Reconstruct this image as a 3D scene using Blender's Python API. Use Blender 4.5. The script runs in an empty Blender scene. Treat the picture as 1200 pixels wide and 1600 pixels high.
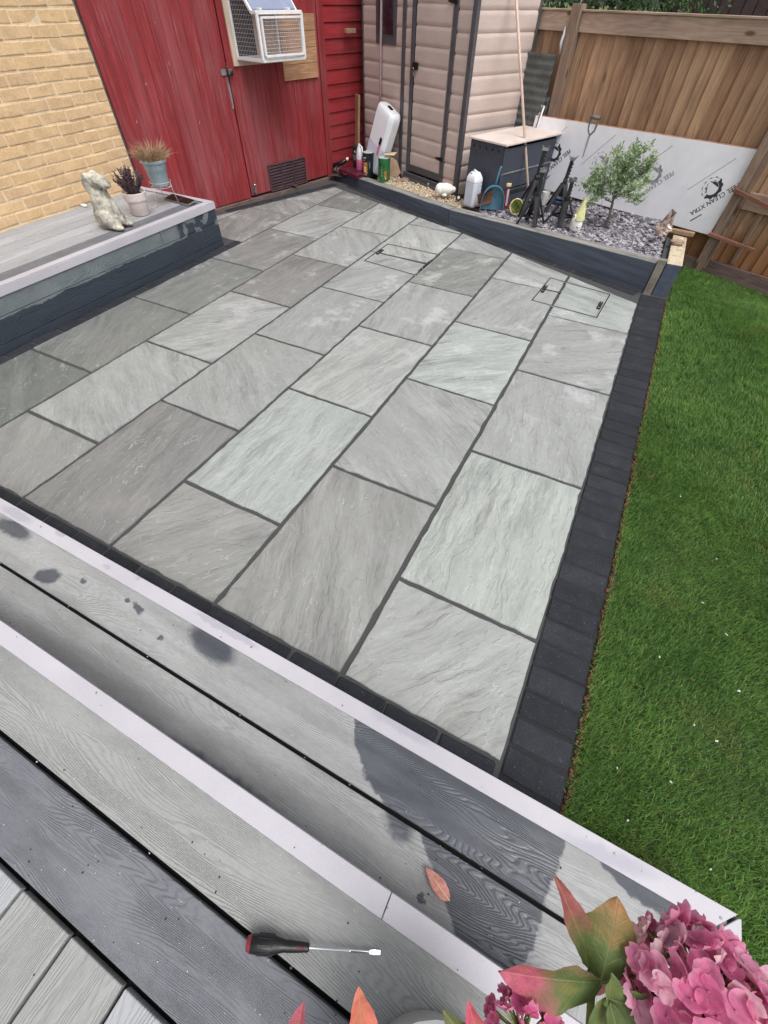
import bpy, bmesh, math, random
import numpy as np
from mathutils import Vector, Matrix, Quaternion
R = math.radians
PI = math.pi
random.seed(7)
rng = np.random.default_rng(7)
S = bpy.context.scene
COL = S.collection

# ------------------------------------------------------------------ camera
cam_d = bpy.data.cameras.new('camera')
cam = bpy.data.objects.new('camera', cam_d)
COL.objects.link(cam)
cam_d.sensor_fit = 'HORIZONTAL'
cam_d.sensor_width = 36.0
cam_d.lens = 36.0 * 653.54 / 1200.0
cam_d.clip_start = 0.02
cam_d.clip_end = 500
M = Matrix(((0.88764488, -0.36612376, 0.27935633),
            (0.46036027, 0.68902828, -0.55973964),
            (0.01244957, 0.62545458, 0.78016125)))
cam.matrix_world = Matrix.Translation((-0.2626554, -0.3812386, 1.5947023)) @ M.to_4x4()
S.camera = cam
S.render.resolution_x = 768
S.render.resolution_y = 1024

# ------------------------------------------------------------------ world, sun, exposure
SUN_EL, SUN_AZ = R(61), R(120)      # azimuth of the sun measured from +y towards +x
w = bpy.data.worlds.new('World')
S.world = w
w.use_nodes = True
nt = w.node_tree
sky = nt.nodes.new('ShaderNodeTexSky')
sky.sky_type = 'NISHITA'
sky.sun_disc = False
sky.sun_elevation = SUN_EL
sky.sun_rotation = SUN_AZ
sky.air_density = 1.0
sky.dust_density = 4.0
sky.ozone_density = 1.0
hsv = nt.nodes.new('ShaderNodeHueSaturation')     # thin overcast: the blue is mostly gone
hsv.inputs['Saturation'].default_value = 0.22
bg = nt.nodes['Background']
bg.inputs['Strength'].default_value = 0.15
nt.links.new(sky.outputs[0], hsv.inputs['Color'])
nt.links.new(hsv.outputs[0], bg.inputs[0])
sd = bpy.data.lights.new('sun', 'SUN')
sd.energy = 1.15
sd.angle = R(40)
sd.color = (1.0, 0.97, 0.93)
sun = bpy.data.objects.new('sun', sd)
COL.objects.link(sun)
sv = Vector((math.sin(SUN_AZ) * math.cos(SUN_EL), math.cos(SUN_AZ) * math.cos(SUN_EL), math.sin(SUN_EL)))
sun.rotation_euler = sv.to_track_quat('Z', 'Y').to_euler()
S.view_settings.view_transform = 'Standard'
S.view_settings.look = 'None'
S.view_settings.gamma = 1.0
S.view_settings.use_curve_mapping = False
S.view_settings.exposure = 0.47

# ------------------------------------------------------------------ material helpers
def srgb(r, g, b, k=1.0):
    def f(c):
        c /= 255.0
        return (c / 12.92 if c <= 0.04045 else ((c + 0.055) / 1.055) ** 2.4) * k
    return (f(r), f(g), f(b), 1.0)

class N:
    """small node builder"""
    def __init__(s, name):
        s.m = bpy.data.materials.new(name)
        s.m.use_nodes = True
        s.t = s.m.node_tree
        s.b = s.t.nodes['Principled BSDF']
        s.tc = None
        s.col = (1, 1, 1, 1)
    def n(s, typ, **kw):
        nd = s.t.nodes.new(typ)
        for k, v in kw.items():
            setattr(nd, k, v)
        return nd
    def l(s, a, b):
        s.t.links.new(a, b)
    def put(s, sock, v):
        if isinstance(v, bpy.types.NodeSocket):
            s.l(v, sock)
        elif v is not None:
            sock.default_value = v
    def coord(s, kind='Object'):
        if s.tc is None:
            s.tc = s.n('ShaderNodeTexCoord')
        return s.tc.outputs[kind]
    def pos(s):
        return s.n('ShaderNodeNewGeometry').outputs['Position']
    def rnd(s):
        return s.n('ShaderNodeObjectInfo').outputs['Random']
    def ocol(s):
        return s.n('ShaderNodeObjectInfo').outputs['Color']
    def math(s, op, a, b=None, c=None, clamp=False):
        nd = s.n('ShaderNodeMath', operation=op, use_clamp=clamp)
        s.put(nd.inputs[0], a)
        if b is not None: s.put(nd.inputs[1], b)
        if c is not None: s.put(nd.inputs[2], c)
        return nd.outputs[0]
    def vmath(s, op, a, b=None, out=0):
        nd = s.n('ShaderNodeVectorMath', operation=op)
        s.put(nd.inputs[0], a)
        if b is not None: s.put(nd.inputs[1], b)
        return nd.outputs[out]
    def mapping(s, v, loc=(0, 0, 0), rot=(0, 0, 0), scale=(1, 1, 1), typ='POINT'):
        nd = s.n('ShaderNodeMapping', vector_type=typ)
        s.put(nd.inputs['Vector'], v)
        s.put(nd.inputs['Location'], loc)
        s.put(nd.inputs['Rotation'], rot)
        s.put(nd.inputs['Scale'], scale)
        return nd.outputs[0]
    def seeded(s, v, amt=53.0):
        """offset coordinates by the object's own random number"""
        r = s.rnd()
        c = s.n('ShaderNodeCombineXYZ')
        s.l(s.math('MULTIPLY', r, amt), c.inputs[0])
        s.l(s.math('MULTIPLY', r, amt * 1.7), c.inputs[1])
        s.l(s.math('MULTIPLY', r, amt * 2.3), c.inputs[2])
        return s.vmath('ADD', v, c.outputs[0])
    def noise(s, v, scale=5, detail=3, rough=0.5, dist=0.0, out=0):
        nd = s.n('ShaderNodeTexNoise')
        s.put(nd.inputs['Vector'], v)
        nd.inputs['Scale'].default_value = scale
        nd.inputs['Detail'].default_value = detail
        nd.inputs['Roughness'].default_value = rough
        nd.inputs['Distortion'].default_value = dist
        return nd.outputs[out]
    def ramp(s, f, a, b, c0=0.0, c1=1.0, smooth=True):
        nd = s.n('ShaderNodeMapRange', interpolation_type='SMOOTHSTEP' if smooth else 'LINEAR')
        s.put(nd.inputs[0], f)
        nd.inputs[1].default_value = a
        nd.inputs[2].default_value = b
        nd.inputs[3].default_value = c0
        nd.inputs[4].default_value = c1
        return nd.outputs[0]
    def mix(s, f, a, b, mode='MIX'):
        nd = s.n('ShaderNodeMix', data_type='RGBA', blend_type=mode)
        s.put(nd.inputs[0], f)
        s.put(nd.inputs[6], a)
        s.put(nd.inputs[7], b)
        return nd.outputs[2]
    def bump(s, h, strength=0.3, dist=0.002, normal=None):
        nd = s.n('ShaderNodeBump')
        s.put(nd.inputs['Height'], h)
        nd.inputs['Strength'].default_value = strength
        nd.inputs['Distance'].default_value = dist
        if normal is not None: s.l(normal, nd.inputs['Normal'])
        return nd.outputs[0]
    def scale_col(s, c, f):
        """colour times a grey factor"""
        cc = s.n('ShaderNodeCombineXYZ')
        for i in range(3): s.put(cc.inputs[i], f)
        if isinstance(c, (tuple, list)): c = tuple(c)[:3]
        return s.vmath('MULTIPLY', c, cc.outputs[0])
    def fin(s, col=None, rough=None, normal=None, spec=None, metal=None, trans=None):
        if col is not None: s.put(s.b.inputs['Base Color'], col)
        if rough is not None: s.put(s.b.inputs['Roughness'], rough)
        if normal is not None: s.l(normal, s.b.inputs['Normal'])
        if spec is not None: s.put(s.b.inputs['Specular IOR Level'], spec)
        if metal is not None: s.put(s.b.inputs['Metallic'], metal)
        if trans is not None: s.put(s.b.inputs['Transmission Weight'], trans)
        return s.m

def rgb(c):
    return c if len(c) == 4 else (*c, 1)

def plain(name, col, rough=0.6, metal=0.0, bump=0.15, nscale=40, var=0.25, spec=0.5, trans=None):
    """a simple surface with mottling, dust and fine relief of its own"""
    m = N(name)
    v = m.seeded(m.coord())
    a = m.noise(v, nscale * 0.25, 4, 0.6)
    b = m.noise(v, nscale, 3, 0.6)
    f = m.math('ADD', m.ramp(a, 0.3, 0.7, 1 - var, 1 + var * 0.6), m.ramp(b, 0.3, 0.7, -var * 0.3, var * 0.3))
    return m.fin(m.scale_col(rgb(col), f), m.ramp(a, 0.3, 0.7, max(rough - 0.1, 0.05), min(rough + 0.12, 1)),
                 m.bump(b, bump, 0.002), spec, metal, trans)

# ---- ellipse / polygon masks in world metres (wet marks have a shape of their own; one strip is painted riser shade)
def warp(m, amp=0.02, scale=22):
    p = m.pos()
    nz = m.noise(p, scale, 3, 0.6, out=1)
    off = m.vmath('MULTIPLY', m.vmath('SUBTRACT', nz, (0.5, 0.5, 0.5)), (amp, amp, 0))
    return m.vmath('ADD', p, off)
def ell(m, p, cx, cy, rx, ry, ang=0, soft=0.12):
    q = m.mapping(p, (cx, cy, 0), (0, 0, R(ang)), (rx, ry, 1e3), 'TEXTURE')
    ln = m.vmath('LENGTH', q, out=1)
    return m.ramp(ln, 1 + soft, 1 - soft)
def poly(m, p, pts, soft=0.004):
    n_ = len(pts)
    area = sum(pts[i][0] * pts[(i + 1) % n_][1] - pts[(i + 1) % n_][0] * pts[i][1] for i in range(n_))
    sd_ = None
    for i in range(n_):
        a, b = pts[i], pts[(i + 1) % n_]
        dx, dy = b[0] - a[0], b[1] - a[1]
        L = math.hypot(dx, dy)
        nx, ny = (dy / L, -dx / L) if area > 0 else (-dy / L, dx / L)
        d = m.vmath('DOT_PRODUCT', p, (nx, ny, 0), out=1)
        d = m.math('SUBTRACT', d, nx * a[0] + ny * a[1])
        sd_ = d if sd_ is None else m.math('MAXIMUM', sd_, d)
    return m.ramp(sd_, soft, -soft)
def mx(m, *a):
    r = a[0]
    for x in a[1:]: r = m.math('MAXIMUM', r, x)
    return r

# ------------------------------------------------------------------ the materials
def mat_stone():
    m = N('sandstone')
    info = m.n('ShaderNodeObjectInfo')
    vr = m.n('ShaderNodeVectorRotate', rotation_type='Z_AXIS')
    m.l(m.coord(), vr.inputs['Vector'])
    m.l(m.math('ADD', m.math('MULTIPLY', info.outputs['Random'], 2.2), 0.35), vr.inputs['Angle'])
    v = m.seeded(vr.outputs[0], 31)
    wn = m.noise(v, 3.0, 4, 0.55, out=1)
    v2 = m.vmath('ADD', v, m.vmath('MULTIPLY', m.vmath('SUBTRACT', wn, (.5, .5, .5)), (.10, .10, 0)))
    streak = m.noise(m.mapping(v2, scale=(1.0, 6.0, 1)), 1.8, 5, 0.6)
    streak2 = m.noise(m.mapping(v2, scale=(3.0, 20, 1)), 2.2, 5, 0.7)
    cl = m.noise(m.mapping(v2, scale=(1.4, 3.6, 1)), 2.1, 5, 0.52)
    steps = m.math('MULTIPLY', cl, 9.0)
    fr = m.math('FRACT', steps)
    terr = m.math('ADD', m.math('FLOOR', steps), m.ramp(fr, 0.86, 1.0))
    edge = m.math('PINGPONG', m.math('ADD', steps, 0.07), 0.5)
    brk = m.ramp(m.noise(v, 6, 3), 0.44, 0.60)
    ridge = m.math('MULTIPLY', m.ramp(edge, 0.06, 0.0), brk)
    dline = m.math('MULTIPLY', m.ramp(m.math('PINGPONG', m.math('ADD', steps, 0.13), 0.5), 0.035, 0.0), m.ramp(m.noise(v, 8, 3), 0.52, 0.66))
    hair = m.noise(m.mapping(v2, scale=(5.0, 62, 1)), 1.6, 4, 0.7)
    fine = m.noise(v, 170, 3, 0.7)
    mid = m.noise(v, 28, 4, 0.65)
    amt = m.ramp(m.noise(v, 1.3, 2), 0.35, 0.65, 0.3, 1.0)       # some parts of a slab are almost plain
    base = m.ocol()
    f = m.math('ADD', 1.0, m.math('MULTIPLY', m.ramp(streak, 0.36, 0.64, -0.22, 0.12), amt))
    f = m.math('ADD', f, m.math('MULTIPLY', m.ramp(streak2, 0.3, 0.7, -0.11, 0.09), amt))
    f = m.math('ADD', f, m.ramp(fine, 0.3, 0.7, -0.04, 0.04))
    f = m.math('ADD', f, m.ramp(mid, 0.3, 0.7, -0.035, 0.035))
    f = m.math('ADD', f, m.math('MULTIPLY', m.ramp(hair, 0.36, 0.64, -0.10, 0.08), amt))
    c = m.scale_col(base, f)
    dark = m.math('MULTIPLY', m.ramp(m.noise(m.mapping(v2, scale=(1.5, 8, 1)), 1.7, 6, 0.66), 0.55, 0.70), m.ramp(info.outputs['Random'], 0.1, 0.9, 0.25, 0.75, False))
    c = m.mix(dark, c, srgb(128, 126, 122, 0.75))
    c = m.mix(m.math('MULTIPLY', ridge, 0.30), c, srgb(226, 226, 222, .8))
    c = m.mix(m.math('MULTIPLY', dline, 0.45), c, srgb(96, 94, 90, .8))
    warm = m.ramp(m.noise(v, 3.1, 2), 0.55, 0.8)
    c = m.mix(m.math('MULTIPLY', warm, 0.12), c, srgb(180, 172, 162, .8))
    # pale drying bloom in world sized blotches
    sp_ = m.n('ShaderNodeSeparateXYZ'); m.l(m.pos(), sp_.inputs[0])
    bl = m.math('MULTIPLY', m.ramp(m.noise(m.pos(), 3.1, 6, 0.68), 0.54, 0.64), m.ramp(sp_.outputs[1], 1.2, 2.6, .12, 1.0))
    c = m.mix(m.math('MULTIPLY', bl, 0.34), c, srgb(222, 221, 225, .8))
    h = m.math('ADD', m.math('MULTIPLY', streak, 1.0), m.math('MULTIPLY', terr, 0.42))
    h = m.math('ADD', h, m.math('MULTIPLY', mid, 0.35))
    h = m.math('ADD', h, m.math('MULTIPLY', hair, 0.35))
    h = m.math('ADD', h, m.math('MULTIPLY', fine, 0.12))
    return m.fin(c, m.ramp(streak, 0.3, 0.7, 0.80, 0.60), m.bump(h, 0.85, 0.005), 0.35)

def mat_deck(name, dry, wet_and_shade=None, marks=None, k=46, spec=0.35, contrast=1.0):
    """embossed composite board, grain as contour lines running along the board's x"""
    m = N(name)
    v = m.seeded(m.coord(), 17)
    nz = m.noise(m.mapping(v, scale=(1.3, 8.5, 1)), 1.0, 2.0, 0.45)
    sx = m.n('ShaderNodeSeparateXYZ'); m.l(m.coord(), sx.inputs[0])
    val = m.math('ADD', nz, m.math('MULTIPLY', sx.outputs[1], 4.4))
    val = m.math('ADD', val, m.math('MULTIPLY', m.noise(m.mapping(v, scale=(30, 120, 1)), 1.0, 2), 0.012))
    ln = m.math('PINGPONG', m.math('MULTIPLY', val, k), 0.5)
    groove = m.ramp(ln, 0.34, 0.0)
    worn = m.ramp(m.noise(m.mapping(v, scale=(3, 9, 1)), 1.2, 3, .6), .34, .62, .25, 1.0)
    groove = m.math('MULTIPLY', groove, worn)
    big = m.noise(m.mapping(v, scale=(1.5, 5, 1)), 1.6, 4, 0.6)
    fine = m.noise(m.mapping(v, scale=(30, 240, 1)), 1.5, 3, 0.7)
    dust = m.ramp(m.noise(m.pos(), 6, 4, 0.65), 0.42, 0.68)
    f = m.math('ADD', m.ramp(big, 0.3, 0.7, 1 - .06 * contrast, 1 + .06 * contrast), m.ramp(fine, 0.3, 0.7, -0.09, 0.09))
    f = m.math('SUBTRACT', f, m.math('MULTIPLY', groove, 0.16))
    c = m.scale_col(rgb(dry), f)
    c = m.mix(m.math('MULTIPLY', dust, 0.10), c, srgb(196, 196, 194, .8))
    speck = m.ramp(m.noise(m.pos(), 130, 1, 0.5), 0.76, 0.80)
    c = m.mix(m.math('MULTIPLY', speck, 0.7), c, srgb(215, 212, 205, .8))
    rgh = m.ramp(big, 0.3, 0.7, 0.55, 0.75)
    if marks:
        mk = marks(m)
        wc = m.scale_col(rgb(wet_and_shade), f)
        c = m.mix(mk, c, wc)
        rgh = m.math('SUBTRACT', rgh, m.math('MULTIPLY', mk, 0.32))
    h = m.math('ADD', m.math('MULTIPLY', groove, -1.0), m.math('MULTIPLY', fine, 0.25))
    return m.fin(c, rgh, m.bump(h, 0.65, 0.002), spec)

def marks_tread(m):
    p = warp(m, 0.035, 26)
    p2 = warp(m, 0.022, 48)
    a = poly(m, p2, [(-.49, -.11), (-.445, -.19), (-.36, -.262), (-.27, -.297), (.155, -.297), (.178, -.19), (.18, -.11)])
    b = poly(m, p2, [(.1, -.11), (.1, -.183), (.31, -.176), (.40, -.196), (.5, -.24), (.56, -.11)])
    c = poly(m, p2, [(-.20, -.285), (-.074, -.391), (.0, -.455), (.125, -.455), (.158, -.373), (.162, -.29)])
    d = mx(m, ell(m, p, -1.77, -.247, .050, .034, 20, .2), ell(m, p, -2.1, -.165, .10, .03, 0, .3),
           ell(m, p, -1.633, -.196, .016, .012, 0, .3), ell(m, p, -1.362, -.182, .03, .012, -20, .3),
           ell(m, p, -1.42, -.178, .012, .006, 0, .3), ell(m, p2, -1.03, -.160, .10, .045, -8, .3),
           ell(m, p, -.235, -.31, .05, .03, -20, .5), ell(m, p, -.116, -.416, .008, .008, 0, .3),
           ell(m, p, -1.2, -.225, .012, .006, 0, .3), ell(m, p, -.76, -.458, .24, .026, 0, .5))  # last ellipse: soft shade along the upper riser, painted into the tread colour
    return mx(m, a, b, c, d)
def marks_nosing(m):
    p = warp(m, 0.03, 30)
    a = mx(m, ell(m, p, -1.02, -.098, .14, .014, 0, .2), ell(m, p, -2.15, -.11, .09, .02, 0, .3), ell(m, p, -1.9, -.09, .03, .012, 0, .3),
           ell(m, p, -1.6, -.112, .02, .008, 0, .3), ell(m, p, -1.45, -.09, .012, .008, 0, .3), ell(m, p, -.33, -.09, .10, .02, 0, .4),
           ell(m, p, .28, -.12, .12, .02, 10, .6))
    return m.math('MULTIPLY', a, 0.75)
def marks_fascia(m):
    sx = m.n('ShaderNodeSeparateXYZ'); m.l(m.pos(), sx.inputs[0])
    nz = m.noise(m.mapping(m.pos(), scale=(1, 1, 3)), 7, 4, 0.65)
    lim = m.math('SUBTRACT', m.math('MULTIPLY', nz, -0.075), -0.222)
    f = m.ramp(m.math('SUBTRACT', sx.outputs[2], lim), 0.003, -0.003)
    f2 = m.math('MULTIPLY', m.ramp(sx.outputs[1], 2.52, 2.56), m.ramp(m.noise(m.mapping(m.pos(), scale=(1, 1, 1)), 9, 2, .5), 0.56, 0.50))
    return m.math('MAXIMUM', f, f2)

def mat_nosing():
    m = N('lilac_nosing')
    p = m.pos()
    a = m.noise(p, 3, 4, 0.6)
    g = m.noise(p, 420, 2, 0.6)
    f = m.math('ADD', m.ramp(a, .3, .7, .93, 1.05), m.ramp(g, .3, .7, -.05, .05))
    c = m.scale_col(srgb(180, 177, 184), f)
    c = m.mix(marks_nosing(m), c, srgb(156, 155, 166))
    sp = m.ramp(m.noise(p, 75, 1, .5), .775, .80)
    c = m.mix(m.math('MULTIPLY', sp, .8), c, srgb(70, 70, 72))
    return m.fin(c, .55, m.bump(g, .2, .001), .4)

def mat_block():
    m = N('charcoal_block')
    v = m.seeded(m.coord(), 19)
    a = m.noise(v, 14, 4, .65); b = m.noise(v, 240, 3, .75); c3 = m.noise(m.pos(), 5, 4, .6)
    f = m.math('ADD', m.ramp(a, .3, .7, .82, 1.15), m.ramp(b, .3, .7, -.22, .22))
    f = m.math('MULTIPLY', f, m.ramp(m.rnd(), 0, 1, .82, 1.18, False))
    c = m.scale_col(srgb(55, 58, 65, .62), f)
    sp = m.ramp(m.noise(v, 150, 1, .5), .70, .76)
    c = m.mix(m.math('MULTIPLY', sp, .5), c, srgb(120, 122, 126, .8))
    c = m.mix(m.ramp(c3, .58, .75, 0, .12), c, srgb(130, 128, 124, .8))
    h = m.math('ADD', b, m.math('MULTIPLY', a, 1.5))
    return m.fin(c, .85, m.bump(h, .9, .0025), .3)

def mat_brick():
    m = N('buff_brick')
    v = m.seeded(m.coord(), 11)
    a = m.noise(v, 9, 4, .6); b = m.noise(v, 90, 3, .7); c3 = m.noise(v, 26, 3, .65)
    base = m.mix(m.rnd(), srgb(212, 180, 138), srgb(204, 174, 138))
    f = m.math('ADD', m.ramp(a, .3, .7, .9, 1.08), m.ramp(b, .3, .7, -.10, .1))
    c = m.scale_col(base, f)
    c = m.mix(m.math('MULTIPLY', m.ramp(c3, .56, .72), .32), c, srgb(158, 124, 84))
    c = m.mix(m.math('MULTIPLY', m.ramp(a, .58, .7), .3), c, srgb(205, 182, 145))
    h = m.math('ADD', m.math('MULTIPLY', b, .5), c3)
    return m.fin(c, .9, m.bump(h, .7, .004), .2)

def mat_paintwood(name, col, worn, wear=0.5, axis=2, gloss=.5):
    """painted boards, grain and wear along the board's own long axis"""
    m = N(name)
    v = m.seeded(m.coord(), 13)
    sc = [14, 14, 14]; sc[axis] = 0.9
    g = m.noise(m.mapping(v, scale=tuple(sc)), 2.2, 6, .62)
    g2 = m.noise(m.mapping(v, scale=tuple(4 * s if s > 1 else 1.6 for s in sc)), 2.5, 5, .7)
    a = m.noise(m.pos(), 2.6, 4, .6)
    rr = m.rnd()
    f = m.math('ADD', m.ramp(g, .3, .7, .74, 1.16), m.ramp(g2, .3, .7, -.12, .12))
    f = m.math('MULTIPLY', f, m.ramp(rr, 0, 1, .9, 1.08, False))
    c = m.scale_col(rgb(col), f)
    fade = m.math('MULTIPLY', m.ramp(m.noise(m.mapping(m.pos(), scale=(3.2, 3.2, .55)), 1.3, 4, .6), .44, .72), wear * .38)
    c = m.mix(fade, c, rgb(worn))
    wmask = m.math('MULTIPLY', m.ramp(g2, .52, .70), m.ramp(a, .40, .62))
    c = m.mix(m.math('MULTIPLY', wmask, wear), c, rgb(worn))
    chip = m.math('MULTIPLY', m.ramp(m.noise(m.mapping(v, scale=tuple(s * .9 if s > 1 else 4 for s in sc)), 1.6, 3, .7), .71, .74), 1)
    c = m.mix(m.math('MULTIPLY', chip, min(1, wear * 1.5)), c, srgb(190, 160, 150, .8))
    h = m.math('ADD', g, m.math('MULTIPLY', g2, .6))
    return m.fin(c, m.ramp(a, .3, .7, gloss - .08, gloss + .15), m.bump(h, .35, .003), .4)

def mat_timber(name, c1, c2, knots=True, axis=2, stain=None):
    m = N(name)
    v = m.seeded(m.coord(), 29)
    sc = [9, 9, 9]; sc[axis] = .9
    vm = m.mapping(v, scale=tuple(sc))
    a = m.noise(vm, 1.0, 2, .5)
    rings = m.math('PINGPONG', m.math('MULTIPLY', a, 11), .5)
    fine = m.noise(m.mapping(v, scale=tuple(10 * s if s > 1 else 2.5 for s in sc)), 1.4, 4, .7)
    big = m.noise(v, 2.2, 3, .6)
    mixf = m.math('ADD', m.math('MULTIPLY', m.ramp(rings, 0, .5), .38), m.math('MULTIPLY', m.rnd(), .7))
    c = m.mix(mixf, rgb(c1), rgb(c2))
    c = m.scale_col(c, m.math('ADD', m.ramp(big, .3, .7, .82, 1.12), m.ramp(fine, .3, .7, -.14, .14)))
    if knots:
        vo = m.n('ShaderNodeTexVoronoi'); vo.inputs['Scale'].default_value = 1.0
        ks = [8, 8, 8]; ks[axis] = 3.0
        m.l(m.mapping(v, scale=tuple(ks)), vo.inputs['Vector'])
        kn = m.ramp(vo.outputs['Distance'], .17, .06)
        c = m.mix(m.math('MULTIPLY', kn, .75), c, srgb(88, 52, 30, .8))
    if stain: c = stain(m, c)
    h = m.math('ADD', rings, fine)
    return m.fin(c, .8, m.bump(h, .3, .002), .25)

def stain_low(m, c):
    sx = m.n('ShaderNodeSeparateXYZ'); m.l(m.pos(), sx.inputs[0])
    z = m.math('ADD', sx.outputs[2], m.math('MULTIPLY', m.noise(m.pos(), 5, 3), .25))
    return m.mix(m.math('MULTIPLY', m.ramp(z, .52, .22), .7), c, srgb(146, 92, 50))

def mat_sleeper():
    m = N('painted_sleeper')
    v = m.seeded(m.coord(), 9)
    g = m.noise(m.mapping(v, scale=(1.0, 14, 14)), 2.0, 5, .6)
    ge = m.n('ShaderNodeNewGeometry')
    sx = m.n('ShaderNodeSeparateXYZ'); m.l(ge.outputs['True Normal'], sx.inputs[0])
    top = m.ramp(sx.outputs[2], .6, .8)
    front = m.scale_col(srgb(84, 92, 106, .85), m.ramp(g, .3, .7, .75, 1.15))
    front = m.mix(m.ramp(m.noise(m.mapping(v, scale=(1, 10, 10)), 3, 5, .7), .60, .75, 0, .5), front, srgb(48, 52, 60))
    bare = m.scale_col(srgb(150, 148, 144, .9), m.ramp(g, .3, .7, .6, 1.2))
    bare = m.mix(m.ramp(m.noise(m.pos(), 11, 4, .7), .5, .68, 0, .6), bare, srgb(92, 94, 98))
    return m.fin(m.mix(top, front, bare), .75, m.bump(g, .5, .005), .3)

def mat_corner_sleeper():
    m = N('sleeper_end_bleached')
    v = m.coord()
    g = m.noise(m.mapping(v, scale=(9, 1, 9)), 2.4, 5, .65)
    ge = m.n('ShaderNodeNewGeometry')
    sx = m.n('ShaderNodeSeparateXYZ'); m.l(ge.outputs['True Normal'], sx.inputs[0])
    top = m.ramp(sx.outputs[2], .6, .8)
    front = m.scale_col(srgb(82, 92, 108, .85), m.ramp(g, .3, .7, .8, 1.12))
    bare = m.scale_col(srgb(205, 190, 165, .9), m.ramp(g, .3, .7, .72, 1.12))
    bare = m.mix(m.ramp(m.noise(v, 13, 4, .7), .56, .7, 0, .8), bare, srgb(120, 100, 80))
    return m.fin(m.mix(top, front, bare), .8, m.bump(g, .4, .004), .3)

def mat_blade():
    m = N('grass_blades')
    ge = m.n('ShaderNodeNewGeometry')
    r = ge.outputs['Random Per Island']
    p = ge.outputs['Position']
    at = m.n('ShaderNodeAttribute', attribute_name='dry')
    patch = m.noise(p, 2.3, 3, .6)
    patch2 = m.noise(p, 9, 3, .6)
    c = m.mix(m.ramp(patch, .3, .7), srgb(80, 120, 52), srgb(122, 162, 76))
    c = m.mix(m.ramp(r, 0, 1), c, m.mix(m.ramp(patch2, .35, .65), srgb(106, 144, 76), srgb(62, 100, 46)))
    dry = m.math('MAXIMUM', m.ramp(r, .965, .98), at.outputs['Fac'])
    c = m.mix(m.math('MULTIPLY', dry, .7), c, srgb(170, 172, 98))
    c = m.mix(m.math('MULTIPLY', m.ramp(m.noise(p, 3.4, 2, .5), .56, .70), .38), c, srgb(130, 138, 78))
    m.fin(c, .55, None, .25)
    tr = m.n('ShaderNodeBsdfTranslucent'); m.l(c, tr.inputs[0])
    ms = m.n('ShaderNodeMixShader'); ms.inputs[0].default_value = .28
    out = m.t.nodes['Material Output']
    m.l(m.b.outputs[0], ms.inputs[1]); m.l(tr.outputs[0], ms.inputs[2]); m.l(ms.outputs[0], out.inputs[0])
    return m.m

def mat_leafy(name, ca, cb, trans=.25, rough=.5):
    m = N(name)
    ge = m.n('ShaderNodeNewGeometry')
    c = m.mix(ge.outputs['Random Per Island'], rgb(ca), rgb(cb))
    c = m.scale_col(c, m.ramp(m.noise(ge.outputs['Position'], 30, 2), .3, .7, .8, 1.15))
    m.fin(c, rough, None, .35)
    tr = m.n('ShaderNodeBsdfTranslucent'); m.l(c, tr.inputs[0])
    ms = m.n('ShaderNodeMixShader'); ms.inputs[0].default_value = trans
    m.l(m.b.outputs[0], ms.inputs[1]); m.l(tr.outputs[0], ms.inputs[2])
    m.l(ms.outputs[0], m.t.nodes['Material Output'].inputs[0])
    return m.m

def mat_bigleaf(dead=False):
    """hydrangea leaf: green at the stalk, turning to the object's own colour at the tip; veins"""
    m = N('hydrangea_leaf')
    sx = m.n('ShaderNodeSeparateXYZ'); m.l(m.coord(), sx.inputs[0])
    x, y = sx.outputs[0], sx.outputs[1]
    nz = m.noise(m.seeded(m.coord()), 22, 4, .6)
    t = m.math('ADD', m.math('MULTIPLY', x, 9.5), m.math('MULTIPLY', m.math('SUBTRACT', nz, .5), 1.3))
    g = m.scale_col(srgb(104, 124, 72, .85), m.ramp(nz, .3, .7, .75, 1.2))
    tipc = m.scale_col(m.ocol(), m.ramp(m.noise(m.coord(), 90, 3), .3, .7, .8, 1.12))
    c = tipc if dead else m.mix(m.ramp(t, .25, .8), g, tipc)
    ay = m.math('ABSOLUTE', y)
    v = m.math('PINGPONG', m.math('MULTIPLY', m.math('SUBTRACT', x, m.math('MULTIPLY', ay, .8)), 62), .5)
    vein = m.math('MAXIMUM', m.math('MULTIPLY', m.ramp(v, .07, .0, 0, .6), m.ramp(m.noise(m.seeded(m.coord()), 60, 2), .35, .6)), m.ramp(ay, .0012, .0003))
    net = m.ramp(m.noise(m.coord(), 260, 2), .35, .65)
    c = m.mix(m.math('MULTIPLY', m.ramp(m.noise(m.seeded(m.coord()), 46, 3, .6), .5, .7), .35), c, srgb(150, 128, 70, .9))
    c = m.mix(m.math('MULTIPLY', vein, .22), c, srgb(186, 176, 120, .9))
    h = m.math('ADD', m.math('MULTIPLY', vein, -1.0), m.math('MULTIPLY', net, .35))
    m.fin(c, .5, m.bump(h, .5, .0015), .35)
    tr = m.n('ShaderNodeBsdfTranslucent'); m.l(c, tr.inputs[0])
    ms = m.n('ShaderNodeMixShader'); ms.inputs[0].default_value = .3
    m.l(m.b.outputs[0], ms.inputs[1]); m.l(tr.outputs[0], ms.inputs[2])
    m.l(ms.outputs[0], m.t.nodes['Material Output'].inputs[0])
    return m.m

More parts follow.
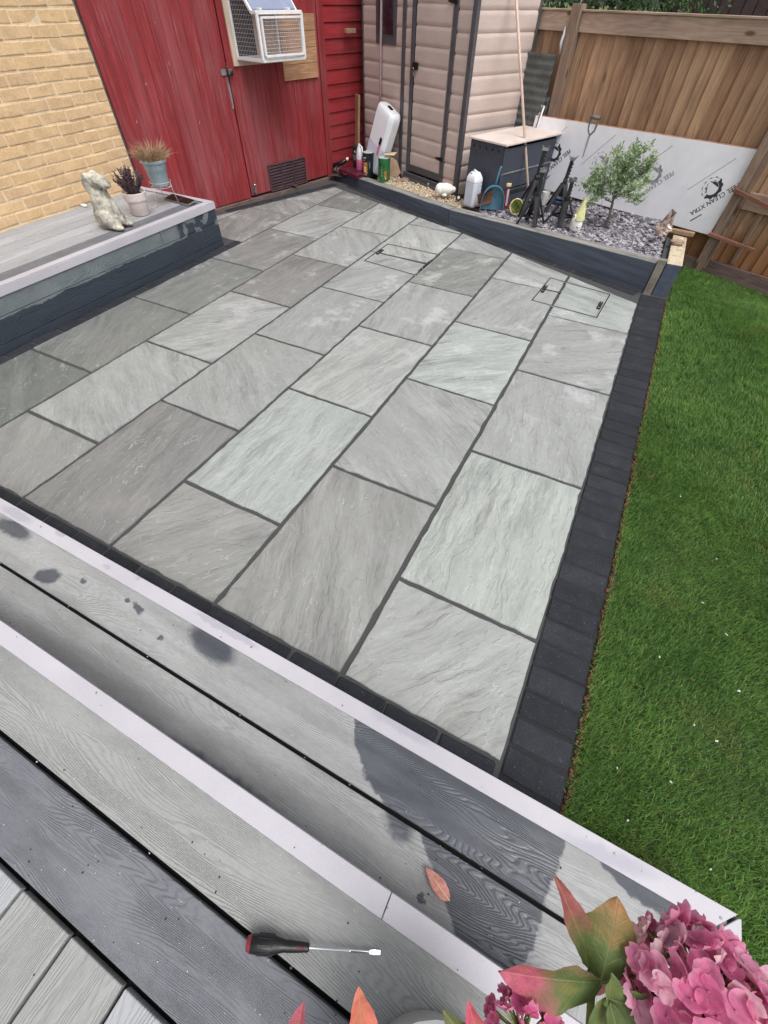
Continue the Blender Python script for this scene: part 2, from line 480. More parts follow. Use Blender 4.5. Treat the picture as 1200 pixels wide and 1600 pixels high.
def mat_petal():
    m = N('hydrangea_petal')
    v = m.coord()
    ln = m.vmath('LENGTH', v, out=1)
    c = m.mix(m.ramp(ln, .002, .016), m.scale_col(m.ocol(), .9), m.ocol())
    nz = m.noise(m.seeded(v), 110, 4, .65)
    c = m.scale_col(c, m.ramp(nz, .3, .7, .78, 1.12))
    c = m.mix(m.ramp(ln, .0125, .016, 0, .3), c, srgb(240, 200, 215, .9))
    m.fin(c, .6, m.bump(nz, .2, .001), .25)
    tr = m.n('ShaderNodeBsdfTranslucent'); m.l(c, tr.inputs[0])
    ms = m.n('ShaderNodeMixShader'); ms.inputs[0].default_value = .5
    m.l(m.b.outputs[0], ms.inputs[1]); m.l(tr.outputs[0], ms.inputs[2])
    m.l(ms.outputs[0], m.t.nodes['Material Output'].inputs[0])
    return m.m

def mat_plastic_wall():
    m = N('cream_plastic_panel')
    v = m.seeded(m.coord(), 7)
    g = m.noise(m.mapping(v, scale=(2, 2, 30)), 5, 4, .6)
    a = m.noise(m.pos(), 2.2, 4, .6)
    c = m.scale_col(srgb(196, 178, 170), m.math('ADD', m.ramp(a, .3, .7, .9, 1.06), m.ramp(g, .3, .7, -.04, .04)))
    gr = m.ramp(m.noise(m.pos(), 13, 4, .7), .62, .78)
    c = m.mix(m.math('MULTIPLY', gr, .2), c, srgb(140, 124, 112))
    return m.fin(c, .55, m.bump(g, .3, .002), .35)

def mat_slate():
    m = N('slate_chips')
    ge = m.n('ShaderNodeNewGeometry')
    r = ge.outputs['Random Per Island']
    c = m.mix(m.math('POWER', r, 1.3), srgb(96, 93, 101), srgb(192, 186, 194))
    c = m.scale_col(c, m.ramp(m.noise(ge.outputs['Position'], 70, 3), .3, .7, .75, 1.15))
    return m.fin(c, .6, m.bump(m.noise(ge.outputs['Position'], 200, 3), .3, .002), .35)
def mat_gravel():
    m = N('pale_gravel')
    ge = m.n('ShaderNodeNewGeometry')
    c = m.mix(ge.outputs['Random Per Island'], srgb(232, 218, 192), srgb(170, 150, 126))
    return m.fin(c, .8, None, .3)

MT = dict(
    stone=mat_stone(),
    mortar=plain('grey_pointing', srgb(80, 81, 82, .7), .9, bump=.5, nscale=260, var=.2),
    block=mat_block(),
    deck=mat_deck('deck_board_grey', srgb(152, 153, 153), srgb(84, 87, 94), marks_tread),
    deck2=mat_deck('deck_board_plain', srgb(146, 147, 146)),
    deckdark=mat_deck('deck_board_charcoal', srgb(107, 109, 115), k=60, contrast=.7),
    deckside=mat_deck('deck_board_weathered', srgb(158, 160, 164), k=34),
    deckpale=mat_deck('deck_board_pale', srgb(168, 170, 174), k=40),
    fascia=mat_deck('deck_fascia', srgb(104, 112, 116), srgb(55, 62, 72), marks_fascia, k=30),
    joist=plain('shadowed_joist', srgb(34, 34, 36), .9),
    nosing=mat_nosing(),
    brick=mat_brick(),
    brickmortar=plain('brick_mortar', srgb(220, 198, 166), .95, bump=.6, nscale=120, var=.12),
    greyboard=plain('grey_trim', srgb(120, 118, 118), .7),
    red=mat_paintwood('red_boards', srgb(140, 46, 50), srgb(146, 104, 108), .9),
    redh=mat_paintwood('red_shiplap', srgb(144, 42, 48), srgb(126, 92, 94), .35, axis=0),
    fence=mat_timber('fence_board', srgb(184, 150, 120), srgb(146, 112, 88), stain=stain_low),
    fenceh=mat_timber('fence_rail', srgb(178, 156, 140), srgb(146, 120, 104), axis=0),
    fencepost=mat_timber('fence_post_wood', srgb(160, 140, 124), srgb(124, 102, 88)),
    gravelb=mat_timber('gravel_board_wood', srgb(140, 118, 108), srgb(96, 80, 76), axis=0),
    batten=mat_timber('reddish_batten', srgb(152, 108, 92), srgb(118, 80, 66), axis=0, knots=False),
    cedar=mat_timber('cedar', srgb(196, 160, 128), srgb(160, 118, 88), axis=0, knots=False),
    ply=mat_timber('plywood', srgb(206, 186, 168), srgb(186, 162, 142), axis=2, knots=False),
    plank=mat_timber('raw_plank', srgb(168, 140, 112), srgb(132, 106, 82), knots=False),
    sleeper=mat_sleeper(), cornersl=mat_corner_sleeper(),
    oldpost=plain('weathered_peg', srgb(128, 122, 112), .85, bump=.5),
    plastic=mat_plastic_wall(),
    trim=plain('charcoal_trim', srgb(80, 78, 82), .55, nscale=60, var=.18),
    black=plain('black_metal', srgb(36, 37, 40), .42, bump=.3, nscale=90, var=.4),
    blackp=plain('black_plastic', srgb(9, 9, 11), .38, nscale=90, var=.3),
    steel=plain('steel', srgb(190, 190, 192), .28, 1.0, nscale=80, var=.15),
    galv=plain('galvanised', srgb(150, 150, 150), .5, .7, var=.3),
    whitem=plain('white_metal', srgb(222, 222, 224), .4, var=.08),
    wire=plain('pale_wire', srgb(196, 190, 194), .4, var=.1),
    vent=plain('brown_vent', srgb(88, 66, 72), .5, var=.25),
    lid=plain('blue_grey_lid', srgb(136, 144, 168), .25, var=.08, nscale=12),
    boxside=plain('box_plastic', srgb(66, 72, 84, .9), .5, var=.15),
    boxlid=plain('box_lid', srgb(214, 200, 192), .5, var=.08),
    board=plain('board_film', srgb(240, 240, 245), .35, bump=.08, nscale=10, var=.05),
    boardedge=plain('board_edge', srgb(206, 158, 132), .8, var=.25),
    print=plain('black_print', srgb(52, 54, 60), .6, var=.15),
    printf=plain('faded_print', srgb(150, 150, 158), .6, var=.15),
    blade=mat_blade(),
    turf=plain('turf_thatch', srgb(62, 78, 36, .8), .95, bump=.8, nscale=90, var=.5),
    soil=plain('soil', srgb(76, 60, 46, .8), .95, bump=.8, nscale=60, var=.4),
    redsoil=plain('red_soil', srgb(116, 76, 56, .7), .95, bump=1.0, nscale=90, var=.5),
    slate=mat_slate(), gravel=mat_gravel(),
    bleaf=mat_bigleaf(), petal=mat_petal(),
    olive=mat_leafy('olive_leaves', srgb(116, 142, 98), srgb(196, 210, 176), .3),
    hedge=mat_leafy('hedge_leaves', srgb(34, 62, 30), srgb(70, 100, 48), .25),
    heather=mat_leafy('heather_sprigs', srgb(72, 56, 62), srgb(104, 84, 92), .1),
    drygrass=mat_leafy('dried_stems', srgb(140, 112, 90), srgb(186, 158, 126), .2),
    bark=plain('grey_bark', srgb(112, 108, 96), .9, bump=.8, nscale=70, var=.35),
    stem=plain('green_stem', srgb(120, 128, 72), .6),
    paleground=plain('rough_grass', srgb(92, 104, 58), .95, bump=.8, nscale=12, var=.4),
    farfence=plain('dark_creosote', srgb(74, 58, 60), .85, var=.3),
    tooth=plain('white_ceramic', srgb(232, 230, 224), .4, var=.06),
    potwhite=plain('white_clay', srgb(214, 202, 198), .7, var=.12, bump=.4),
    potblue=plain('blue_glaze', srgb(150, 168, 174), .38, var=.12),
    potgrey=plain('grey_pot', srgb(160, 162, 162), .6, var=.12),
    statue=plain('weathered_stone', srgb(170, 166, 154), .9, bump=1.0, nscale=55, var=.5),
    clearp=plain('milky_plastic', srgb(226, 228, 234), .35, var=.03, nscale=6, bump=.03),
    liquid=plain('tank_liquid', srgb(196, 200, 212), .3, var=.03, nscale=6, bump=.03),
    pink=plain('pink_liquid', srgb(214, 112, 158), .3, var=.08),
    maroon=plain('maroon_case', srgb(84, 26, 44), .4, var=.2),
    green=plain('green_tin', srgb(44, 112, 62), .4, var=.15),
    dkgreen=plain('dark_tin', srgb(30, 42, 42), .35, var=.2),
    cream=plain('cream_label', srgb(214, 196, 150), .5, var=.15),
    gold=plain('amber_label', srgb(170, 108, 50), .5, var=.35),
    tinlid=plain('tin_lid', srgb(200, 200, 202), .4, .3, var=.15),
    cardboard=plain('torn_card', srgb(178, 150, 126), .9, var=.2),
    blue=plain('blue_plastic', srgb(74, 118, 140), .4, var=.15),
    bristle=plain('bristles', srgb(110, 84, 70), .9, var=.5, bump=1),
    redp=plain('dull_red', srgb(122, 38, 52), .45, var=.25),
    gnomehat=plain('faded_yellow', srgb(200, 202, 146), .8, var=.2, bump=.5),
    greenp=mat_leafy('green_sprigs', srgb(70, 120, 50), srgb(120, 166, 84)),
    foil=plain('crumpled_packet', srgb(176, 158, 150), .35, .25, bump=.8, nscale=30, var=.5),
    rock=plain('brown_rock', srgb(150, 128, 112), .85, bump=.8, var=.3),
    petalw=plain('white_scraps', srgb(186, 194, 176), .7, var=.1),
    deadleaf=mat_bigleaf(True),
    pole=plain('pole_pale', srgb(206, 182, 166), .55, var=.12),
    mauvepole=plain('mauve_pole', srgb(150, 128, 130), .6, var=.12),
    shaft=plain('chrome', srgb(214, 216, 220), .2, 1.0, var=.05),
    poster=plain('window_dark', srgb(54, 44, 56), .2, var=.5, nscale=25),
    posterr=plain('window_reddish', srgb(150, 70, 60), .3, var=.5, nscale=30),
    coverframe=plain('cover_frame', srgb(176, 178, 178), .45, .1, var=.2),
    corr=plain('weathered_sheet', srgb(94, 98, 98), .6, .2, var=.3),
)

# ------------------------------------------------------------------ mesh helpers
class MB:
    def __init__(s):
        s.v = []; s.f = []; s.mi = []; s.cur = 0
    def add(s, vs, fs):
        o = len(s.v)
        s.v += [tuple(v) for v in vs]
        for f in fs:
            s.f.append(tuple(i + o for i in f)); s.mi.append(s.cur)
        return s
    def box(s, x0, x1, y0, y1, z0, z1, M=None):
        vs = [Vector((x, y, z)) for z in (z0, z1) for y in (y0, y1) for x in (x0, x1)]
        if M is not None: vs = [M @ v for v in vs]
        return s.add(vs, [(0, 2, 3, 1), (4, 5, 7, 6), (0, 1, 5, 4), (2, 6, 7, 3), (0, 4, 6, 2), (1, 3, 7, 5)])
    def bar(s, a, b, wx, wy, up=(0, 0, 1)):
        """rectangular bar from a to b"""
        a, b = Vector(a), Vector(b)
        d = (b - a).normalized(); u = Vector(up)
        if abs(d.dot(u)) > .95: u = Vector((1, 0, 0))
        x = d.cross(u).normalized(); y = x.cross(d)
        vs = [p + x * sx * wx / 2 + y * sy * wy / 2 for p in (a, b) for sy in (-1, 1) for sx in (-1, 1)]
        return s.add(vs, [(0, 2, 3, 1), (4, 5, 7, 6), (0, 1, 5, 4), (2, 6, 7, 3), (0, 4, 6, 2), (1, 3, 7, 5)])
    def tube(s, pts, rad, n=8, caps=True):
        pts = [Vector(p) for p in pts]
        rs = rad if isinstance(rad, (list, tuple)) else [rad] * len(pts)
        vs = []; fs = []
        ref = None
        for i, p in enumerate(pts):
            d = (pts[min(i + 1, len(pts) - 1)] - pts[max(i - 1, 0)]).normalized()
            if ref is None:
                ref = d.orthogonal().normalized()
            ref = (ref - d * ref.dot(d)).normalized()
            y = d.cross(ref)
            for k in range(n):
                a = 2 * PI * k / n
                vs.append(p + (ref * math.cos(a) + y * math.sin(a)) * rs[i])
        for i in range(len(pts) - 1):
            for k in range(n):
                a = i * n + k; b = i * n + (k + 1) % n
                fs.append((a, b, b + n, a + n))
        if caps:
            fs.append(tuple(range(n - 1, -1, -1)))
            o = (len(pts) - 1) * n
            fs.append(tuple(range(o, o + n)))
        return s.add(vs, fs)
    def lathe(s, prof, n=24, M=None, sx=1, sy=1):
        """profile of (r, z)"""
        vs = []; fs = []
        for r, z in prof:
            for k in range(n):
                a = 2 * PI * k / n
                v = Vector((r * math.cos(a) * sx, r * math.sin(a) * sy, z))
                vs.append(M @ v if M is not None else v)
        for i in range(len(prof) - 1):
            for k in range(n):
                a = i * n + k; b = i * n + (k + 1) % n
                fs.append((a, b, b + n, a + n))
        fs.append(tuple(range(n - 1, -1, -1)))
        o = (len(prof) - 1) * n
        fs.append(tuple(range(o, o + n)))
        return s.add(vs, fs)
    def prism(s, pts, z0, z1, M=None):
        n = len(pts)
        area = sum(pts[i][0] * pts[(i + 1) % n][1] - pts[(i + 1) % n][0] * pts[i][1] for i in range(n))
        if area < 0: pts = pts[::-1]
        vs = [Vector((x, y, z0)) for x, y in pts] + [Vector((x, y, z1)) for x, y in pts]
        if M is not None: vs = [M @ v for v in vs]
        fs = [tuple(range(n - 1, -1, -1)), tuple(range(n, 2 * n))]
        fs += [(i, (i + 1) % n, (i + 1) % n + n, i + n) for i in range(n)]
        return s.add(vs, fs)
    def ball(s, c, rx, ry=None, rz=None, nu=12, nv=8, rot=None):
        ry = ry or rx; rz = rz or rx
        vs = []; fs = []
        Mx = rot if rot is not None else Matrix.Identity(3)
        for i in range(nv + 1):
            t = PI * i / nv
            for k in range(nu):
                a = 2 * PI * k / nu
                v = Mx @ Vector((rx * math.sin(t) * math.cos(a), ry * math.sin(t) * math.sin(a), rz * math.cos(t)))
                vs.append(Vector(c) + v)
        for i in range(nv):
            for k in range(nu):
                a = i * nu + k; b = i * nu + (k + 1) % nu
                fs.append((a, a + nu, b + nu, b))
        return s.add(vs, fs)
    def mesh(s, name):
        me = bpy.data.meshes.new(name)
        me.from_pydata(s.v, [], s.f)
        me.update()
        if s.mi and max(s.mi) > 0:
            me.polygons.foreach_set('material_index', s.mi)
        return me
    def build(s, name, mat, parent=None, loc=None, rot=None, smooth=False, bevel=0, color=None, weld=False):
        me = s.mesh(name)
        if weld:
            bm = bmesh.new(); bm.from_mesh(me); bmesh.ops.remove_doubles(bm, verts=bm.verts, dist=1e-5); bm.to_mesh(me); bm.free()
        return put(name, me, mat, parent, loc, rot, smooth, bevel, color)

def put(name, me, mat, parent=None, loc=None, rot=None, smooth=False, bevel=0, color=None):
    if mat is not None and not me.materials:
        for m_ in (mat if isinstance(mat, (list, tuple)) else [mat]):
            me.materials.append(MT[m_] if isinstance(m_, str) else m_)
    if smooth:
        me.polygons.foreach_set('use_smooth', [True] * len(me.polygons))
        if smooth == 'auto':
            me.set_sharp_from_angle(angle=R(38))
    o = bpy.data.objects.new(name, me)
    COL.objects.link(o)
    if parent is not None: o.parent = parent
    if loc is not None: o.location = loc
    if rot is not None: o.rotation_euler = rot
    if bevel:
        bv = o.modifiers.new('bevel', 'BEVEL')
        bv.width = bevel; bv.segments = 2; bv.limit_method = 'ANGLE'; bv.angle_limit = R(40)
    if color is not None: o.color = rgb(color)
    return o

def thing(name, label, cat, loc=(0, 0, 0), rot=(0, 0, 0), group=None):
    o = bpy.data.objects.new(name, None)
    o.empty_display_size = .05
    COL.objects.link(o)
    o.location = loc; o.rotation_euler = rot
    o['label'] = label; o['category'] = cat
    if group: o['group'] = group
    return o
def tag(o, label, cat, group=None):
    o['label'] = label; o['category'] = cat
    if group: o['group'] = group
    return o
def struct(o): o['kind'] = 'structure'; return o
def stuff(o): o['kind'] = 'stuff'; return o
def copy_tree(o, parent=None):
    c = o.copy(); COL.objects.link(c)
    if parent is not None: c.parent = parent
    for ch in list(o.children): copy_tree(ch, c)
    return c
def clip(pts, a, b):
    """keep the part of polygon on the left of a->b"""
    out = []
    def sd_(p): return (b[0] - a[0]) * (p[1] - a[1]) - (b[1] - a[1]) * (p[0] - a[0])
    for i in range(len(pts)):
        p, q = pts[i], pts[(i + 1) % len(pts)]
        sp, sq = sd_(p), sd_(q)
        if sp >= 0: out.append(p)
        if (sp >= 0) != (sq >= 0):
            t = sp / (sp - sq)
            out.append((p[0] + (q[0] - p[0]) * t, p[1] + (q[1] - p[1]) * t))
    return out
def plank(name, pts, z0, z1, ang, mat, parent, bevel=.002, color=None):
    """a board from its plan outline (world), its own x axis laid along ang (degrees)"""
    cx = sum(p[0] for p in pts) / len(pts); cy = sum(p[1] for p in pts) / len(pts)
    c, s_ = math.cos(R(-ang)), math.sin(R(-ang))
    q = [((x - cx) * c - (y - cy) * s_, (x - cx) * s_ + (y - cy) * c) for x, y in pts]
    return MB().prism(q, z0 - z1, 0).build(name, mat, parent, (cx, cy, z1), (0, 0, R(ang)), bevel=bevel, color=color)

def text_mesh(txt, size, name, ext=.0004):
    cu = bpy.data.curves.new(name, 'FONT')
    cu.body = txt; cu.size = size; cu.extrude = ext
    cu.offset = size * .012
    o = bpy.data.objects.new('tmp', cu); COL.objects.link(o)
    dg = bpy.context.evaluated_depsgraph_get()
    me = bpy.data.meshes.new_from_object(o.evaluated_get(dg))
    bpy.data.objects.remove(o); bpy.data.curves.remove(cu)
    return me

# ================================================================== GROUND
LAWN = [(.235, -3.5), (6.5, -3.5), (6.5, 2.2), (3.2, 3.81), (.338, 5.07), (-.1, 5.2), (.16, 4.66), (.235, 3.93)]
def lawn_z(x, y):
    d = max(0.0, y - 3.9 + .44 * (x - .3) * (1 if x > .3 else 0))
    t = min(1, d / 1.1)
    return -.012 - .09 * t * t * (3 - 2 * t)
n = 60
mb = MB()
g = []
for j in range(n + 1):
    for i in range(n + 1):
        x = -14 + 34 * (i / n); y = -14 + 60 * (j / n)
        g.append((x, y, -.16))
mb.add(g, [(j * (n + 1) + i, j * (n + 1) + i + 1, (j + 1) * (n + 1) + i + 1, (j + 1) * (n + 1) + i) for j in range(n) for i in range(n)])
struct(mb.build('ground', 'paleground'))
# lawn soil sheet, falls away a little towards the fence
mb = MB(); g = []; nx, ny = 50, 90
X0, X1, Y0, Y1 = .19, 6.5, -3.5, 5.6
for j in range(ny + 1):
    for i in range(nx + 1):
        x = X0 + (X1 - X0) * (i / nx) ** 1.5; y = Y0 + (Y1 - Y0) * j / ny
        g.append((x, y, lawn_z(x, y) - .006))
mb.add(g, [(j * (nx + 1) + i, j * (nx + 1) + i + 1, (j + 1) * (nx + 1) + i + 1, (j + 1) * (nx + 1) + i) for j in range(ny) for i in range(nx)])
struct(mb.build('lawn', 'turf', smooth=True))

# ---- grass blades
def grass(nb, x0, x1, y0, y1, name, hmin, hmax, wid, edge=False):
    x = rng.uniform(x0, x1, nb); y = rng.uniform(y0, y1, nb)
    if not edge:
        # lawn edge wanders a little; keep out of the decking, raised bed and fence
        keep = (x > .222 + .012 * np.sin(y * 9) + .008 * np.sin(y * 23)) & ~((x < .63) & (y < -.05)) & (y < 5.04 - .44 * (x - .338)) & ~((x < .24) & (y > 3.85))
        x, y = x[keep], y[keep]
    nb = len(x)
    z = np.array([lawn_z(a, b) for a, b in zip(x, y)])
    h = rng.uniform(hmin, hmax, nb) * (1 + .35 * np.sin(x * 5.1 + 1.3 * np.sin(y * 3.7)) * np.sin(y * 4.3))
    a = rng.uniform(0, 2 * PI, nb)
    lean = rng.uniform(.25, 1.1, nb) * h
    # the mower laid the grass in soft drifts
    la = a * .8 + 1.2 * np.sin(x * 2.1 + y * 1.3) + 2.2
    wv = rng.uniform(.7, 1.25, nb) * wid
    dx, dy = np.cos(la), np.sin(la)
    px, py = -dy * wv, dx * wv
    P = np.zeros((nb, 5, 3))
    P[:, 0] = np.c_[x - px, y - py, z]; P[:, 1] = np.c_[x + px, y + py, z]
    mx_, my_ = x + dx * lean * .38, y + dy * lean * .38
    P[:, 2] = np.c_[mx_ + px * .8, my_ + py * .8, z + h * .62]; P[:, 3] = np.c_[mx_ - px * .8, my_ - py * .8, z + h * .62]
    P[:, 4] = np.c_[x + dx * lean, y + dy * lean, z + h * .92]
    me = bpy.data.meshes.new(name)
    me.vertices.add(nb * 5); me.vertices.foreach_set('co', P.reshape(-1))
    b = np.arange(nb)[:, None] * 5
    loops = np.hstack([b + np.array([0, 1, 2, 3]), b + np.array([3, 2, 4])]).reshape(-1)
    me.loops.add(len(loops)); me.loops.foreach_set('vertex_index', loops.astype(np.int32))
    me.polygons.add(nb * 2)
    st = (np.arange(nb)[:, None] * 7 + np.array([0, 4])).reshape(-1)
    me.polygons.foreach_set('loop_start', st.astype(np.int32))
    me.update(calc_edges=True)
    at = me.attributes.new('dry', 'FLOAT', 'POINT')
    d = np.repeat((rng.random(nb) < (.6 if edge else .012)).astype(np.float32), 5)
    at.data.foreach_set('value', d)
    me.materials.append(MT['blade'])
    o = bpy.data.objects.new(name, me); COL.objects.link(o)
    return tag(stuff(o), 'short mown green grass of the lawn' if not edge else 'straw coloured grass fringe along the dark edging bricks', 'grass')
grass(360000, .212, 1.30, -1.0, 5.2, 'grass', .012, .030, .0011)
grass(90000, 1.30, 4.5, -3.0, 4.8, 'grass', .018, .034, .0024)
grass(2600, .212, .232, -.06, 3.85, 'grass_fringe', .010, .024, .0010, True)
# torn turf edge with bare earth
mb = MB()
for i in range(330):
    y = -.08 + i * .012; x = .214 + random.uniform(-.006, .010)
    r_ = random.uniform(.004, .010)
    mb.ball((x, y, -.006), r_, r_, r_ * .8, 5, 3)
tag(stuff(mb.build('soil_crumbs', 'redsoil', smooth=True)), 'crumbs of bare red earth along the cut turf edge', 'soil')

# ================================================================== PATIO
patio = thing('patio', '', '', (0, 0, 0))
del patio['label']; del patio['category']; struct(patio)
BED = [(.215, 3.93), (.015, 3.95), (-2.078, 4.686), (-3.594, 5.368), (-4.2, 5.64)]
outline = [(.205, -.35), (.205, 3.95), (.015, 3.99), (-2.06, 4.74), (-4.13, 5.66), (-4.6, 3.7), (-4.6, 3.0), (-3.78, 3.0), (-3.78, -.35)]
struct(MB().prism(outline, -.12, -.008).build('mortar_bed', 'mortar', patio))
stone_cols = {
    'grey': srgb(180, 183, 181, .63), 'warm': srgb(174, 175, 172, .58), 'green': srgb(184, 190, 187, .69),
    'dark': srgb(150, 153, 149, .58), 'olive': srgb(138, 143, 138, .54), 'pale': srgb(186, 189, 186, .66), 'mauve': srgb(162, 162, 160, .57), 'mid': srgb(166, 170, 165, .60), 'soft': srgb(184, 190, 185, .68)}
P_ = .615
def slab(x0, x1, y0, y1, colr, name='paving_slab'):
    pts = [(x0, y0), (x1, y0), (x1, y1), (x0, y1)]
    # cut to the bed side and the garage side
    pts = clip(pts, (.30, 3.745), (-1.846, 4.51))
    pts = clip(pts, (-1.80, 4.49), (-3.86, 5.39))
    pts = clip(pts, (-3.85, 5.315), (-4.421, 3.651)) if x0 < -3.6 else pts
    if len(pts) < 3: return None
    cx = sum(p[0] for p in pts) / len(pts); cy = sum(p[1] for p in pts) / len(pts)
    # riven, slightly wandering edges
    ring = []
    m_ = len(pts)
    for i in range(m_):
        a, b = Vector(pts[i]), Vector(pts[(i + 1) % m_])
        L = (b - a).length
        if L < .01: continue
        k = max(2, int(L / .045))
        nrm = Vector(((b - a).y, -(b - a).x)).normalized()
        for j in range(k):
            t = j / k
            off = random.gauss(0, .0019) - .0015 if 0 < j else -.003
            q = a.lerp(b, t) + nrm * off
            ring.append((q.x - cx, q.y - cy))
    n_ = len(ring)
    if n_ < 4: return None
    rz = random.uniform(-.0012, .0012)
    def off_ring(d, z):
        out = []
        for i in range(n_):
            x, y = ring[i]; l = math.hypot(x, y)
            out.append((x * (1 - d / l), y * (1 - d / l), z + rz))
        return out
    vs = off_ring(0, -.03) + off_ring(0, -.004) + off_ring(.003, -.0008) + off_ring(.009, 0)
    fs = []
    for r_ in range(3):
        for i in range(n_):
            a = r_ * n_ + i; b = r_ * n_ + (i + 1) % n_
            fs.append((a, b, b + n_, a + n_))
    fs.append(tuple(range(3 * n_, 4 * n_)))
    mb = MB().add(vs, fs)
    jc = random.uniform(.95, 1.05)
    c = stone_cols[colr]
    return mb.build(name, 'stone', patio, (cx, cy, 0), smooth='auto', color=(c[0] * jc, c[1] * jc, c[2] * jc, 1))
courses = {
    0: ([0, .468, 1.382, 2.285, 3.155, 4.3], ['pale', 'soft', 'grey', 'grey', 'green']),
    1: ([0, .918, 1.838, 2.703, 3.600, 4.6], ['warm', 'grey', 'green', 'grey', 'pale']),
    2: ([0, .463, 1.380, 2.287, 3.166, 4.060, 4.8], ['warm', 'green', 'pale', 'grey', 'mid', 'grey']),
    3: ([0, .904, 1.817, 2.716, 3.614, 4.475, 5.0], ['mauve', 'grey', 'grey', 'grey', 'pale', 'grey']),
    4: ([0, .453, 1.363, 2.275, 3.167, 4.050, 5.4], ['warm', 'grey', 'grey', 'mauve', 'grey', 'pale']),
    5: ([0, .905, 1.810, 2.730, 3.620, 4.530, 5.6], ['olive', 'dark', 'dark', 'mauve', 'grey', 'dark']),
    6: ([3.175, 4.070, 4.980, 5.7], ['mauve', 'warm', 'grey']),
    7: ([3.175, 4.3], ['warm']),
}
for k, (ys, cs) in courses.items():
    for i in range(len(ys) - 1):
        y0 = ys[i] + (.009 if i else .004); y1 = ys[i + 1] - .009
        x1 = -k * P_ - (.0098 if k else .004); x0 = -(k + 1) * P_ + .0098
        if k == 6: x1 = -3.70; x0 = -4.30
        if k == 7: x1 = -4.318; x0 = -4.7
        slab(x0, x1, y0, y1, cs[i])
# far corner of course five runs on beyond the little deck
# edging bricks (several meshes shared)
def hull_box(sx, sy, sz, b, jit):
    bm = bmesh.new()
    for dx in (-1, 1):
        for dy in (-1, 1):
            for dz in (-1, 1):
                for ax in range(3):
                    c = [dx * sx / 2, dy * sy / 2, dz * sz / 2]
                    for q in range(3):
                        if q != ax: c[q] -= (dx, dy, dz)[q] * b
                    bm.verts.new([v + random.uniform(-jit, jit) for v in c])
    bmesh.ops.convex_hull(bm, input=bm.verts[:])
    me = bpy.data.meshes.new('brick'); bm.to_mesh(me); bm.free()
    return me
MB().prism([(.004, -.30), (.2045, -.30), (.2045, 3.93), (.004, 3.93)], -.05, -.0075).build('edging_bed', 'joist', patio)
blk = [hull_box(.197, .0965, .05, .006, .0012) for _ in range(5)]
for me in blk: me.materials.append(MT['block'])
def edging(cx, cy, ang):
    put('edging_brick', random.choice(blk), None, patio, (cx + random.gauss(0, .002), cy, -.027 + random.gauss(0, .0014)), (0, 0, R(ang) + random.gauss(0, .006) + random.choice((0, PI))))
y = -.19
while y < 3.92:
    edging(.1035, y, 0); y += .1035
x = -.095
while x > -3.8:
    edging(x - .02, -.052, 0); x -= .203
y = .05
while y < 3.12:
    edging(-3.736, y, 90); y += .203
for (ax, ay), (bx, by) in [((-.03, 3.91), (-2.05, 4.635)), ((-2.08, 4.64), (-3.86, 5.44)), ((-3.93, 5.36), (-4.50, 3.70))]:
    L = math.hypot(bx - ax, by - ay); an = math.degrees(math.atan2(by - ay, bx - ax)); t = .1
    while t < L - .06:
        edging(ax + (bx - ax) * t / L, ay + (by - ay) * t / L, an); t += .203

# recessed inspection covers: thin steel frames proud of the stone, lifting slots
def cover(corners, label, joint=None, slots=()):
    t = thing('manhole_cover', label, 'manhole cover', (corners[0][0], corners[0][1], 0), group='recessed inspection covers in the paving')
    o = Vector(t.location)
    n_ = len(corners)
    mb = MB()
    for i in range(n_):
        a = Vector((*corners[i], .0015)) - o; b = Vector((*corners[(i + 1) % n_], .0015)) - o
        mb.bar(a, b, .016, .006)
    mb.build('frame', 'coverframe', t)
    mb2 = MB()
    for i in range(n_):
        a = Vector((*corners[i], .0)) - o; b = Vector((*corners[(i + 1) % n_], .0)) - o
        c = sum((Vector((*q, 0)) for q in corners), Vector()) / n_ - o
        mb2.bar(a + Vector((0, 0, .003)), b + Vector((0, 0, .0035)), .0095, .006)
    mb2.build('rubber_seal', 'joist', t)
    if joint:
        MB().bar(Vector((*joint[0], .001)) - o, Vector((*joint[1], .001)) - o, .012, .005).build('cut_joint', 'mortar', t)
    for (a, b) in slots:
        a = Vector((*a, .004)) - o; b = Vector((*b, .004)) - o
        mb = MB(); mb.bar(a, b, .028, .008)
        s_ = mb.build('lifting_slot', 'joist', t)
        mb = MB()
        for q in (.15, .85):
            p = a.lerp(b, q); mb.ball((p.x, p.y, .009), .006, .006, .003, 8, 4)
        mb.build('screw', 'steel', s_, smooth=True)
    return t
cover([(-2.383, 3.835), (-1.821, 3.836), (-1.828, 3.302), (-2.385, 3.361)], 'recessed inspection cover in the paving without a tray joint, nearer the garage', ((-2.384, 3.60), (-1.826, 3.58)),
      [((-2.36, 3.68), (-2.36, 3.56)), ((-1.835, 3.68), (-1.837, 3.42))])
cover([(-.752, 3.841), (-.227, 3.759), (-.257, 3.287), (-.784, 3.33)], 'recessed inspection cover in the pale green corner slab beside the dark edging', ((-.764, 3.60), (-.60, 3.59)),
      [((-.745, 3.66), (-.748, 3.52)), ((-.268, 3.58), (-.272, 3.44))])

